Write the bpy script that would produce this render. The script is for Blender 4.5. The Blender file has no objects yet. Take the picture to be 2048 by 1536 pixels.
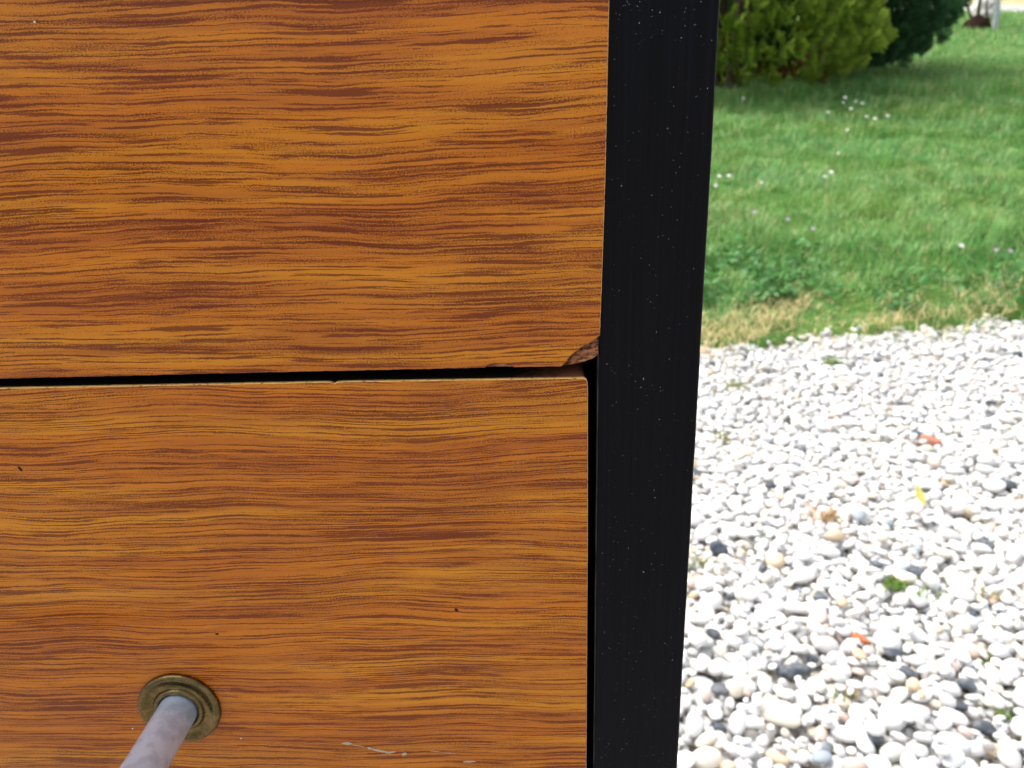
import bpy, bmesh, math, random
import numpy as np
from mathutils import Matrix, Vector, noise as mnoise

random.seed(7)
RNG = np.random.default_rng(11)
scene = bpy.context.scene
COL = scene.collection

# ------------------------------------------------------------------ camera
cam_data = bpy.data.cameras.new("camera")
cam = bpy.data.objects.new("camera", cam_data)
COL.objects.link(cam)
cam_data.sensor_width = 36.0
cam_data.lens = 27.07
cam_data.clip_start = 0.01
cam_data.clip_end = 600.0
right, up, back = (0.99943, 0.01893, -0.02792), (0.01826, 0.39259, 0.91953), (0.02837, -0.91952, 0.39202)
m = Matrix((right, up, back)).transposed().to_4x4()
m.translation = Vector((0.0, -0.10879, 0.80956))
cam.matrix_world = m
cam_data.dof.use_dof = True
cam_data.dof.focus_distance = 0.182
cam_data.dof.aperture_fstop = 28.0
cam_data.dof.aperture_blades = 0
scene.camera = cam

# ------------------------------------------------------------------ light
SUN_EL, SUN_AZ = math.radians(60), math.radians(-55)      # azimuth clockwise from +Y: beyond the cabinet, to the left
world = bpy.data.worlds.new("World")
scene.world = world
world.use_nodes = True
wn = world.node_tree
wn.nodes.clear()
sky = wn.nodes.new("ShaderNodeTexSky")
sky.sky_type = 'NISHITA'
sky.sun_disc = False
sky.sun_elevation = SUN_EL
sky.sun_rotation = SUN_AZ
sky.air_density = 1.0
sky.dust_density = 4.0
sky.ozone_density = 1.0
hsv = wn.nodes.new("ShaderNodeHueSaturation")
hsv.inputs["Saturation"].default_value = 0.35
bg = wn.nodes.new("ShaderNodeBackground")
bg.inputs["Strength"].default_value = 0.15
wout = wn.nodes.new("ShaderNodeOutputWorld")
wn.links.new(sky.outputs[0], hsv.inputs["Color"])
wn.links.new(hsv.outputs[0], bg.inputs["Color"])
wn.links.new(bg.outputs[0], wout.inputs["Surface"])

sun_data = bpy.data.lights.new("sun", 'SUN')
sun_data.energy = 1.5
sun_data.angle = math.radians(60)
sun_data.color = (1.0, 0.97, 0.92)
sun = bpy.data.objects.new("sun", sun_data)
COL.objects.link(sun)
sd = Vector((math.sin(SUN_AZ) * math.cos(SUN_EL), math.cos(SUN_AZ) * math.cos(SUN_EL), math.sin(SUN_EL)))
sun.rotation_euler = sd.to_track_quat('Z', 'Y').to_euler()
sun.location = (0, 0, 30)

scene.view_settings.view_transform = 'Standard'
scene.view_settings.look = 'None'
scene.view_settings.gamma = 1.0
scene.view_settings.use_curve_mapping = False
scene.view_settings.exposure = 1.12
scene.cycles.use_denoising = True
scene.cycles.max_bounces = 6
scene.cycles.use_adaptive_sampling = False

# ------------------------------------------------------------------ helpers
def obj(name, mesh, parent=None, mats=(), smooth=False, label=None, cat=None, group=None, kind=None):
    o = bpy.data.objects.new(name, mesh)
    COL.objects.link(o)
    if parent is not None:
        o.parent = parent
    if mesh is not None:
        for mt in mats:
            mesh.materials.append(mt)
        if smooth:
            mesh.polygons.foreach_set("use_smooth", np.ones(len(mesh.polygons), dtype=bool))
    tag(o, label, cat, group, kind)
    return o

def tag(o, label=None, cat=None, group=None, kind=None):
    if label: o["label"] = label
    if cat: o["category"] = cat
    if group: o["group"] = group
    if kind: o["kind"] = kind
    return o

def empty(name, loc=(0, 0, 0), **kw):
    o = obj(name, None, **kw)
    o.location = loc
    o.empty_display_size = 0.05
    return o

def np_mesh(name, verts, faces, cols=None):
    """verts (n,3), faces (m,k) all with the same k, cols (n,3) vertex colours."""
    me = bpy.data.meshes.new(name)
    verts = np.ascontiguousarray(verts, dtype=np.float32)
    faces = np.ascontiguousarray(faces, dtype=np.int32)
    k = faces.shape[1]
    me.vertices.add(len(verts))
    me.vertices.foreach_set("co", verts.ravel())
    me.loops.add(faces.size)
    me.loops.foreach_set("vertex_index", faces.ravel())
    me.polygons.add(len(faces))
    me.polygons.foreach_set("loop_start", np.arange(0, faces.size, k, dtype=np.int32))
    if cols is not None:
        at = me.color_attributes.new("tint", 'FLOAT_COLOR', 'POINT')
        c4 = np.ones((len(verts), 4), dtype=np.float32)
        c4[:, :3] = cols
        at.data.foreach_set("color", c4.ravel())
    me.update(calc_edges=True)
    return me

def bm_mesh(name, bm):
    me = bpy.data.meshes.new(name)
    bmesh.ops.recalc_face_normals(bm, faces=bm.faces)
    bm.to_mesh(me)
    bm.free()
    return me

class Nodes:
    def __init__(self, name):
        self.mat = bpy.data.materials.new(name)
        self.mat.use_nodes = True
        self.t = self.mat.node_tree
        self.t.nodes.clear()
        self.out = self.t.nodes.new("ShaderNodeOutputMaterial")
        self.b = self.t.nodes.new("ShaderNodeBsdfPrincipled")
        self.t.links.new(self.b.outputs[0], self.out.inputs["Surface"])
    def put(self, sock, v):
        if isinstance(v, bpy.types.NodeSocket):
            self.t.links.new(v, sock)
        elif v is not None:
            if hasattr(sock.default_value, "__len__") and not hasattr(v, "__len__"):
                v = (v,) * len(sock.default_value)
            if hasattr(sock.default_value, "__len__") and len(sock.default_value) == 4 and len(v) == 3:
                v = tuple(v) + (1.0,)
            sock.default_value = v
    def bsdf(self, **kw):
        for k, v in kw.items():
            self.put(self.b.inputs[k.replace("_", " ")], v)
        return self
    def m(self, op, a, b=None, c=None, clamp=False):
        n = self.t.nodes.new("ShaderNodeMath")
        n.operation = op
        n.use_clamp = clamp
        for i, v in enumerate((a, b, c)):
            if v is not None:
                self.put(n.inputs[i], v)
        return n.outputs[0]
    def step(self, v, lo, hi, a=0.0, b=1.0):
        n = self.t.nodes.new("ShaderNodeMapRange")
        n.interpolation_type = 'SMOOTHSTEP'
        for i, x in enumerate((v, lo, hi, a, b)):
            self.put(n.inputs[i], x)
        return n.outputs[0]
    def mix(self, f, a, b, mode='MIX'):
        n = self.t.nodes.new("ShaderNodeMix")
        n.data_type = 'RGBA'
        n.blend_type = mode
        self.put(n.inputs["Factor"], f)
        self.put(n.inputs[6], a)
        self.put(n.inputs[7], b)
        return n.outputs[2]
    def xyz(self, x, y, z=0.0):
        n = self.t.nodes.new("ShaderNodeCombineXYZ")
        for i, v in enumerate((x, y, z)):
            self.put(n.inputs[i], v)
        return n.outputs[0]
    def coord(self, kind="Object"):
        return self.t.nodes.new("ShaderNodeTexCoord").outputs[kind]
    def sep(self, v):
        n = self.t.nodes.new("ShaderNodeSeparateXYZ")
        self.put(n.inputs[0], v)
        return n.outputs
    def noise(self, vec, scale=1.0, detail=2.0, rough=0.5, dim='3D', out=0, dist=0.0):
        n = self.t.nodes.new("ShaderNodeTexNoise")
        n.noise_dimensions = dim
        self.put(n.inputs["Vector"], vec)
        n.inputs["Scale"].default_value = scale
        n.inputs["Detail"].default_value = detail
        n.inputs["Roughness"].default_value = rough
        n.inputs["Distortion"].default_value = dist
        return n.outputs[out]
    def voronoi(self, vec, scale, out="Distance", feature='F1'):
        n = self.t.nodes.new("ShaderNodeTexVoronoi")
        n.feature = feature
        self.put(n.inputs["Vector"], vec)
        n.inputs["Scale"].default_value = scale
        return n.outputs[out]
    def attr(self, name="tint"):
        n = self.t.nodes.new("ShaderNodeAttribute")
        n.attribute_name = name
        return n.outputs["Color"]
    def bump(self, h, strength=0.3, dist=0.001):
        n = self.t.nodes.new("ShaderNodeBump")
        n.inputs["Strength"].default_value = strength
        n.inputs["Distance"].default_value = dist
        self.put(n.inputs["Height"], h)
        self.put(self.b.inputs["Normal"], n.outputs[0])
        return self
    def translucent(self, col, amount):
        tr = self.t.nodes.new("ShaderNodeBsdfTranslucent")
        self.put(tr.inputs["Color"], col)
        mx = self.t.nodes.new("ShaderNodeMixShader")
        mx.inputs[0].default_value = amount
        self.t.links.new(self.b.outputs[0], mx.inputs[1])
        self.t.links.new(tr.outputs[0], mx.inputs[2])
        self.t.links.new(mx.outputs[0], self.out.inputs["Surface"])
        return self

# ------------------------------------------------------------------ materials
def laminate_material(name, off, wave, wide_s, wide_lo, thin_l, thin_s, thin_lo):
    """Printed teak-look laminate. u runs along the grain, v across it, both in millimetres."""
    g = Nodes(name)
    s = g.sep(g.coord())
    u = g.m('ADD', g.m('MULTIPLY', s[0], 1000.0), off[0])
    v = g.m('ADD', g.m('MULTIPLY', s[2], 1000.0), off[1])
    def n2(uu, vv, su, sv, detail=2.0, rough=0.5):
        return g.noise(g.xyz(g.m('DIVIDE', uu, su), g.m('DIVIDE', vv, sv)), 1.0, detail, rough, '2D')
    def c(x):
        return g.m('SUBTRACT', x, 0.5)
    v1 = g.m('ADD', v, g.m('MULTIPLY', c(n2(u, v, 62, 34, 1)), wave))
    v2 = g.m('ADD', v1, g.m('MULTIPLY', c(n2(u, v1, 15, 5.5, 1)), 0.85))
    v3 = g.m('ADD', v2, g.m('MULTIPLY', c(n2(u, v2, 2.4, 0.9, 1)), 0.26))
    hue = n2(u, v1, 170, 9, 2)                       # golden to reddish ground
    dens = n2(u, v2, 110, 7.0, 2)                    # where streaks crowd together
    wide = n2(u, v3, 42, wide_s, 3, 0.60)            # broad soft bands
    thin = n2(u, v3, thin_l, thin_s, 2, 0.5)         # fine lines
    brk = n2(u, v3, 9.0, 1.1, 2, 0.6)                # breaks along the lines
    wash = n2(u, v3, 60, 2.6, 2, 0.6)                # mid-brown wash under the streaks
    spk = n2(u, v, 0.40, 0.20, 2, 0.7)              # ragged print speckle
    sp = g.m('MULTIPLY', c(spk), 0.85)
    dd = g.m('MULTIPLY', c(dens), 0.42)
    w_mask = g.step(g.m('ADD', g.m('ADD', wide, dd), sp), wide_lo, wide_lo + 0.18)
    t_in = g.m('ADD', g.m('ADD', thin, g.m('MULTIPLY', dd, 0.30)), g.m('ADD', g.m('MULTIPLY', c(brk), 0.26), g.m('MULTIPLY', sp, 0.30)))
    t_mask = g.step(t_in, thin_lo, thin_lo + 0.075)
    gold = g.mix(g.step(hue, 0.36, 0.64), (0.51, 0.192, 0.013), (0.465, 0.138, 0.010))
    gold = g.mix(g.m('MULTIPLY', g.step(dens, 0.42, 0.66), 0.45), gold, (0.36, 0.092, 0.013))
    gold = g.mix(g.m('MULTIPLY', g.step(g.m('ADD', wash, g.m('MULTIPLY', sp, 0.6)), 0.44, 0.62), 0.60), gold, (0.31, 0.078, 0.013))
    gold = g.mix(g.m('MULTIPLY', g.step(spk, 0.35, 0.65), 0.14), gold, (0.62, 0.25, 0.02))
    streak = (0.112, 0.0175, 0.0055)
    col = g.mix(g.m('MULTIPLY', w_mask, 0.74), gold, streak)
    col = g.mix(g.m('MULTIPLY', t_mask, 0.82), col, streak)
    # worn haze and faint wipes in the gloss
    rough = g.step(g.noise(g.coord(), 38, 3, 0.65), 0.3, 0.75, 0.14, 0.34)
    g.bsdf(Base_Color=col, Roughness=rough, Specular_IOR_Level=0.19)
    g.bump(n2(u, v, 9.0, 8.0, 1), 0.10, 0.0006)
    return g.mat

MAT = {}
MAT['lam_up'] = laminate_material("laminate_bold_grain", (311.0, 57.0), 4.0, 1.05, 0.525, 32.0, 0.54, 0.526)
MAT['lam_low'] = laminate_material("laminate_fine_grain", (871.0, 402.0), 6.0, 0.85, 0.575, 48.0, 0.41, 0.512)

def plain(name, col, rough=0.5, spec=0.5, metal=0.0):
    return Nodes(name).bsdf(Base_Color=col, Roughness=rough, Specular_IOR_Level=spec, Metallic=metal).mat

g = Nodes("laminate_edge")                       # cut edge of the laminate: pale yellow, scuffed dark here and there
e = g.noise(g.coord(), 900, 3, 0.6)
g.bsdf(Base_Color=g.mix(g.step(e, 0.54, 0.66), (0.72, 0.43, 0.13), (0.26, 0.12, 0.04)), Roughness=0.5, Specular_IOR_Level=0.3)
MAT['lam_edge'] = g.mat

g = Nodes("laminate_edge_dark_low")                  # same edge, darker brown along the bottom
e = g.noise(g.coord(), 900, 3, 0.6)
zz_ = g.sep(g.coord())[2]
col = g.mix(g.step(e, 0.54, 0.66), (0.70, 0.42, 0.15), (0.22, 0.10, 0.04))
g.bsdf(Base_Color=g.mix(g.step(zz_, 0.7540, 0.7560), g.mix(e, (0.05, 0.025, 0.012), (0.30, 0.13, 0.05)), col), Roughness=0.5, Specular_IOR_Level=0.2)
MAT['lam_edge_dark_low'] = g.mat

g = Nodes("chipboard_core")
p = g.coord()
s3 = g.sep(p)
fib = g.noise(g.xyz(g.m('MULTIPLY', s3[0], 500.0), g.m('MULTIPLY', s3[1], 1800.0), g.m('MULTIPLY', s3[2], 1800.0)), 1.0, 4, 0.6)
cc = g.mix(g.step(fib, 0.35, 0.65), (0.10, 0.036, 0.020), (0.46, 0.185, 0.085))
g.bsdf(Base_Color=cc, Roughness=0.85, Specular_IOR_Level=0.15)
g.bump(fib, 0.7, 0.0006)
MAT['core'] = g.mat

g = Nodes("gap_shaded_board_edge")  # shade inside the drawer gap painted as near-black; chipped right end stays brown
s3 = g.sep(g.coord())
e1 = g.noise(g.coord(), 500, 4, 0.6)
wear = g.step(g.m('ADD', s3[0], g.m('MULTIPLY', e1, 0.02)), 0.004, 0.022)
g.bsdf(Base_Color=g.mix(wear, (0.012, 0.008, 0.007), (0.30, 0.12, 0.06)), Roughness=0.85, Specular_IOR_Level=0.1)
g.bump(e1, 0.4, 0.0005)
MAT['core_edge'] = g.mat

g = Nodes("black_frame_paint")
s3 = g.sep(g.coord())
brush = g.noise(g.xyz(g.m('MULTIPLY', s3[0], 1400.0), g.m('MULTIPLY', s3[1], 1400.0), g.m('MULTIPLY', s3[2], 14.0)), 1.0, 3, 0.6)
cloud = g.noise(g.coord(), 55, 3, 0.6)
g.bsdf(Base_Color=g.mix(g.step(brush, 0.35, 0.7), (0.0024, 0.0025, 0.0036), (0.0042, 0.0044, 0.0066)),
       Roughness=g.step(cloud, 0.3, 0.7, 0.32, 0.48), Specular_IOR_Level=0.07)
inner = g.m('MULTIPLY', g.step(s3[0], 0.01438, 0.01446), g.step(s3[0], 0.01466, 0.01452))     # corner highlights painted into the colour along the arrises
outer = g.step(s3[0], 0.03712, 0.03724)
edge_glint = g.m('MULTIPLY', g.m('ADD', inner, g.m('MULTIPLY', outer, 0.6)), g.step(g.noise(g.xyz(0.0, 0.0, g.m('MULTIPLY', s3[2], 120.0)), 1.0, 3), 0.3, 0.65, 0.25, 1.0))
g.bsdf(Base_Color=g.mix(edge_glint, g.b.inputs["Base Color"].links[0].from_socket, (0.11, 0.11, 0.12)))
g.bump(brush, 0.04, 0.0003)
MAT['frame'] = g.mat

g = Nodes("lint")
g.bsdf(Base_Color=g.attr(), Roughness=0.9, Specular_IOR_Level=0.1)
MAT['lint'] = g.mat

g = Nodes("worn_aluminium_rod")
s3 = g.sep(g.coord())
lon = g.noise(g.xyz(g.m('MULTIPLY', s3[0], 1500.0), g.m('MULTIPLY', s3[1], 60.0), g.m('MULTIPLY', s3[2], 1500.0)), 1.0, 4, 0.65)
pit = g.voronoi(g.coord(), 900)
stain = g.noise(g.coord(), 260, 4, 0.6)
rust = g.noise(g.coord(), 420, 3, 0.6)
col = g.mix(g.step(stain, 0.42, 0.66), (0.56, 0.66, 0.82), (0.42, 0.49, 0.62))
col = g.mix(g.m('MULTIPLY', g.step(rust, 0.62, 0.74), 0.15), col, (0.50, 0.36, 0.26))
col = g.mix(g.m('MULTIPLY', g.step(g.m('ADD', pit, g.m('MULTIPLY', stain, 0.55)), 0.37, 0.27), 0.75), col, (0.16, 0.14, 0.14))
g.bsdf(Base_Color=col, Metallic=0.5, Roughness=g.step(stain, 0.3, 0.7, 0.14, 0.26), Specular_IOR_Level=0.8)
g.bump(stain, 0.06, 0.0003)
MAT['rod'] = g.mat

g = Nodes("tarnished_brass")
t1 = g.noise(g.coord(), 320, 4, 0.6)
t2 = g.noise(g.coord(), 1100, 3, 0.6)
col = g.mix(g.step(t1, 0.38, 0.62), (0.165, 0.112, 0.042), (0.095, 0.070, 0.028))
col = g.mix(g.m('MULTIPLY', g.step(t2, 0.60, 0.74), 0.4), col, (0.26, 0.12, 0.04))
g.bsdf(Base_Color=col, Metallic=0.9, Roughness=g.step(t2, 0.3, 0.7, 0.22, 0.34))
g.bump(t2, 0.06, 0.0002)
MAT['brass'] = g.mat

MAT['steel'] = plain("dull_steel", (0.25, 0.25, 0.26), 0.45, 0.5, 0.9)
MAT['carcass'] = plain("black_carcass", (0.010, 0.010, 0.012), 0.5, 0.25)
MAT['inside'] = plain("drawer_box_board", (0.20, 0.11, 0.055), 0.8, 0.2)
MAT['dirt'] = plain("dark_speck", (0.015, 0.010, 0.008), 0.7, 0.2)
MAT['scuff'] = plain("grey_scuff", (0.38, 0.31, 0.22), 0.6, 0.3)

def stone_material(name, colour_from_object):
    g = Nodes(name)
    if colour_from_object:
        oi = g.t.nodes.new("ShaderNodeObjectInfo")
        base = oi.outputs["Color"]
        vec = g.t.nodes.new("ShaderNodeVectorMath"); vec.operation = 'ADD'
        g.put(vec.inputs[0], g.t.nodes.new("ShaderNodeNewGeometry").outputs["Position"])
        p = vec.outputs[0]
    else:
        base = g.attr()
        p = g.t.nodes.new("ShaderNodeNewGeometry").outputs["Position"]
    n1 = g.noise(p, 70, 4, 0.6)
    n2 = g.noise(p, 420, 3, 0.6)
    col = g.mix(g.m('MULTIPLY', g.step(n1, 0.40, 0.72), 0.22), base, (0.60, 0.56, 0.50))
    col = g.mix(g.m('MULTIPLY', g.step(n2, 0.5, 0.75), 0.10), col, (0.40, 0.37, 0.33))
    g.bsdf(Base_Color=col, Roughness=0.62, Specular_IOR_Level=0.35)
    g.bump(n2, 0.12, 0.001)
    return g.mat

MAT['stone_o'] = stone_material("pebble_stone", True)
MAT['stone_v'] = stone_material("pebble_stone_mass", False)

g = Nodes("gravel_bed")                          # bed under the loose pebbles and the drive beyond them
p = g.t.nodes.new("ShaderNodeNewGeometry").outputs["Position"]
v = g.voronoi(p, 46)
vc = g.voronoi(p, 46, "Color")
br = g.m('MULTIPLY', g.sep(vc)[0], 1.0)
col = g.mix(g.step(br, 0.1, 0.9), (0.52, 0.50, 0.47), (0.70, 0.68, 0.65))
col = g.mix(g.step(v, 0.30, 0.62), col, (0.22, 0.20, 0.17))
g.bsdf(Base_Color=col, Roughness=0.85, Specular_IOR_Level=0.2)
g.bump(g.m('MULTIPLY', v, -1.0), 0.8, 0.012)
MAT['gravel_bed'] = g.mat

g = Nodes("lawn_soil")
p = g.t.nodes.new("ShaderNodeNewGeometry").outputs["Position"]
n1 = g.noise(p, 1.2, 3)
n2 = g.noise(p, 24, 4, 0.6)
col = g.mix(g.step(n1, 0.35, 0.65), (0.060, 0.150, 0.030), (0.095, 0.175, 0.035))
col = g.mix(g.step(n2, 0.45, 0.75), col, (0.060, 0.075, 0.025))
g.bsdf(Base_Color=col, Roughness=0.95, Specular_IOR_Level=0.1)
g.bump(n2, 0.5, 0.03)
MAT['lawn'] = g.mat

def leaf_material(name, trans=0.35, spec=0.25, rough=0.5):
    g = Nodes(name)
    c = g.attr()
    g.bsdf(Base_Color=c, Roughness=rough, Specular_IOR_Level=spec)
    g.translucent(g.mix(0.5, c, (0.30, 0.50, 0.06), 'MULTIPLY') if False else c, trans)
    return g.mat

MAT['grass'] = leaf_material("grass_blades", 0.35, 0.25, 0.5)
MAT['leaf'] = leaf_material("weed_leaves", 0.3, 0.3, 0.45)
MAT['conifer'] = leaf_material("conifer_sprays", 0.42, 0.2, 0.6)
MAT['petal'] = plain("white_petals", (0.62, 0.60, 0.60), 0.6, 0.2)
MAT['lilac'] = plain("lilac_petals", (0.28, 0.26, 0.42), 0.6, 0.2)
MAT['flower_disc'] = plain("yellow_flower_disc", (0.65, 0.42, 0.03), 0.7, 0.2)
MAT['stem'] = plain("green_stem", (0.08, 0.16, 0.03), 0.6, 0.2)
MAT['yellow_leaf'] = Nodes("yellow_leaf").bsdf(Base_Color=(0.66, 0.60, 0.14), Roughness=0.5).translucent((0.7, 0.62, 0.12), 0.3).mat
MAT['straw'] = plain("straw", (0.42, 0.26, 0.09), 0.8, 0.15)

g = Nodes("bark")
p = g.t.nodes.new("ShaderNodeNewGeometry").outputs["Position"]
s3 = g.sep(p)
bk = g.noise(g.xyz(g.m('MULTIPLY', s3[0], 30.0), g.m('MULTIPLY', s3[1], 30.0), g.m('MULTIPLY', s3[2], 7.0)), 1.0, 5, 0.65)
g.bsdf(Base_Color=g.mix(g.step(bk, 0.35, 0.65), (0.035, 0.024, 0.018), (0.13, 0.095, 0.07)), Roughness=0.9, Specular_IOR_Level=0.15)
g.bump(bk, 0.8, 0.02)
MAT['bark'] = g.mat

g = Nodes("brick_clay")
n1 = g.noise(g.coord(), 160, 4, 0.65)
g.bsdf(Base_Color=g.mix(g.step(n1, 0.35, 0.65), (0.36, 0.13, 0.075), (0.46, 0.24, 0.17)), Roughness=0.85, Specular_IOR_Level=0.2)
g.bump(n1, 0.6, 0.003)
MAT['brick'] = g.mat
g = Nodes("orange_tile_clay")
n1 = g.noise(g.coord(), 160, 4, 0.65)
g.bsdf(Base_Color=g.mix(g.step(n1, 0.35, 0.65), (0.50, 0.12, 0.04), (0.56, 0.21, 0.10)), Roughness=0.7, Specular_IOR_Level=0.25)
g.bump(n1, 0.5, 0.003)
MAT['orange'] = g.mat

g = Nodes("sandy_track")
p = g.t.nodes.new("ShaderNodeNewGeometry").outputs["Position"]
n1 = g.noise(p, 2.2, 4, 0.6)
n2 = g.noise(p, 40, 3, 0.6)
col = g.mix(g.step(n1, 0.4, 0.62), (0.52, 0.42, 0.26), (0.38, 0.33, 0.16))
col = g.mix(g.m('MULTIPLY', g.step(n2, 0.5, 0.7), 0.4), col, (0.30, 0.24, 0.15))
g.bsdf(Base_Color=col, Roughness=0.95, Specular_IOR_Level=0.1)
MAT['track'] = g.mat
g = Nodes("pale_concrete")
n1 = g.noise(g.coord(), 9, 5, 0.6)
g.bsdf(Base_Color=g.mix(g.step(n1, 0.35, 0.65), (0.48, 0.46, 0.43), (0.62, 0.60, 0.57)), Roughness=0.9, Specular_IOR_Level=0.2)
g.bump(n1, 0.5, 0.02)
MAT['concrete'] = g.mat
g = Nodes("galvanised_post")
n1 = g.noise(g.coord(), 14, 4, 0.6)
g.bsdf(Base_Color=g.mix(g.step(n1, 0.35, 0.65), (0.40, 0.43, 0.46), (0.52, 0.55, 0.58)), Roughness=0.5, Metallic=0.2)
MAT['post'] = g.mat
g = Nodes("dark_mulch")
n1 = g.noise(g.coord(), 40, 5, 0.7)
g.bsdf(Base_Color=g.mix(g.step(n1, 0.35, 0.65), (0.022, 0.012, 0.008), (0.075, 0.038, 0.026)), Roughness=0.95, Specular_IOR_Level=0.1)
g.bump(n1, 1.0, 0.03)
MAT['mulch'] = g.mat

# ------------------------------------------------------------------ terrain
Y0, SLOPE = 2.35, 0.091
def H(x, y):
    """height of the lawn: level with the gravel at its edge, then rising gently away from it"""
    d = np.asarray(y, dtype=float) - Y0
    x = np.asarray(x, dtype=float)
    d = np.minimum(d, 22 + (d - 22) * 0.25)
    h = SLOPE * 0.5 * (d + np.sqrt(d * d + 0.02))
    und = 0.012 * np.sin(x * 1.9 + y * 1.1) + 0.010 * np.sin(y * 2.7 - x * 0.8)
    return h + und * np.clip(d / 2.0, 0, 1)

def edge_y(x):
    """the ragged line where the gravel ends"""
    return np.interp(x, [-6, 0.2, 0.5, 0.65, 0.8, 1.0, 1.15, 1.3, 1.6, 2.2, 6], [1.9, 2.0, 2.08, 2.04, 2.10, 2.16, 2.17, 2.2, 2.28, 2.40, 2.7])

def grid(name, xs, ys, zf, mat, kind, label, cat):
    X, Y = np.meshgrid(xs, ys)
    Z = zf(X, Y)
    n, mm = len(ys), len(xs)
    i = np.arange(n * mm).reshape(n, mm)
    F = np.stack([i[:-1, :-1], i[:-1, 1:], i[1:, 1:], i[1:, :-1]], -1).reshape(-1, 4)
    me = np_mesh(name, np.stack([X, Y, Z], -1).reshape(-1, 3), F)
    return obj(name, me, mats=[mat], smooth=True, kind=kind, label=label, cat=cat)

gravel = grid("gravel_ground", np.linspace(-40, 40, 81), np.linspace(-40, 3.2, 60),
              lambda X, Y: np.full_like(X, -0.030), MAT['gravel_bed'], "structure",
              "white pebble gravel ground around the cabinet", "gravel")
xs = np.unique(np.concatenate([np.linspace(-60, 80, 57), np.linspace(-1, 6, 71)]))
ys = np.unique(np.concatenate([np.linspace(1.9, 9, 120), np.linspace(9, 30, 60), np.linspace(30, 260, 40)]))
lawn = grid("lawn", xs, ys, lambda X, Y: H(X, Y) - 0.012 - 0.10 * np.clip((edge_y(X) + 0.06 - Y) / 0.12, 0, 1), MAT['lawn'], "structure",
            "green lawn rising gently behind the gravel", "lawn")

# sandy track with a pale kerb crossing the far lawn
def strip(name, line, w0, w1, lift, mat, kind=None, thick=0.0, **kw):
    pts = np.array(line, float)
    d = np.gradient(pts, axis=0)
    d /= np.linalg.norm(d, axis=1, keepdims=True)
    nrm = np.stack([-d[:, 1], d[:, 0]], 1)
    A = pts + nrm * w0
    B = pts + nrm * w1
    V, F = [], []
    cols = [A + (B - A) * t for t in np.linspace(0, 1, 4)]
    for cpt in cols:
        V.append(np.column_stack([cpt, H(cpt[:, 0], cpt[:, 1]) + lift]))
    if thick:
        V = [np.column_stack([A, H(A[:, 0], A[:, 1]) + lift - thick])] + V + [np.column_stack([B, H(B[:, 0], B[:, 1]) + lift - thick])]
    n = len(pts)
    for c in range(len(V) - 1):
        for r in range(n - 1):
            F.append((c * n + r, c * n + r + 1, (c + 1) * n + r + 1, (c + 1) * n + r))
    me = np_mesh(name, np.concatenate(V), np.array(F))
    return obj(name, me, mats=[mat], smooth=not thick, kind=kind, **kw)

tx = np.linspace(40, -20, 50)
line = np.column_stack([tx, 16.3 + (9.35 - tx) * 0.9 + 0.25 * np.sin(tx * 0.5)])
line = np.column_stack([np.linspace(40, -20, 60), np.interp(np.linspace(40, -20, 60), [-20, 0, 8.0, 9.2, 9.5, 10.0, 12, 40], [24, 21.5, 20.4, 19.0, 16.6, 15.6, 14.6, 9])])
k = np.ones(5) / 5
line[2:-2, 1] = np.convolve(line[:, 1], k, 'valid')
strip("sandy_track", line, 0.0, -4.2, 0.03, MAT['track'], kind="structure", label="pale sandy track at the far end of the lawn", cat="track")
strip("track_kerb", line, 0.16, -0.02, 0.10, MAT['concrete'], kind="structure", thick=0.25, label="white kerb along the near side of the sandy track", cat="kerb")

# ------------------------------------------------------------------ pebbles
def pebble_shapes(sub, count, seed):
    r = np.random.default_rng(seed)
    out = []
    for i in range(count):
        bm = bmesh.new()
        bmesh.ops.create_icosphere(bm, subdivisions=sub, radius=1.0)
        v = np.array([x.co[:] for x in bm.verts])
        f = np.array([[q.index for q in p.verts] for p in bm.faces])
        bm.free()
        ex = r.uniform(0.80, 1.0, 3)                                   # squarer or rounder
        v = np.sign(v) * np.abs(v) ** ex
        off = r.uniform(-50, 50, 3)
        d = np.array([mnoise.noise(Vector(q * 0.9 + off)) for q in v])
        v *= (1.0 + 0.17 * d)[:, None]
        v[:, 2] *= np.where(v[:, 2] < 0, r.uniform(0.8, 1.0), 1.0)
        v[:, 0] *= 1 + 0.18 * r.uniform(-1, 1) * v[:, 1]
        v /= np.abs(v).max(axis=0)
        out.append((v.astype(np.float32), f.astype(np.int32)))
    return out

SH_HI = pebble_shapes(3, 7, 3)
SH_MID = pebble_shapes(2, 7, 3)
SH_LO = pebble_shapes(1, 7, 3)

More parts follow.
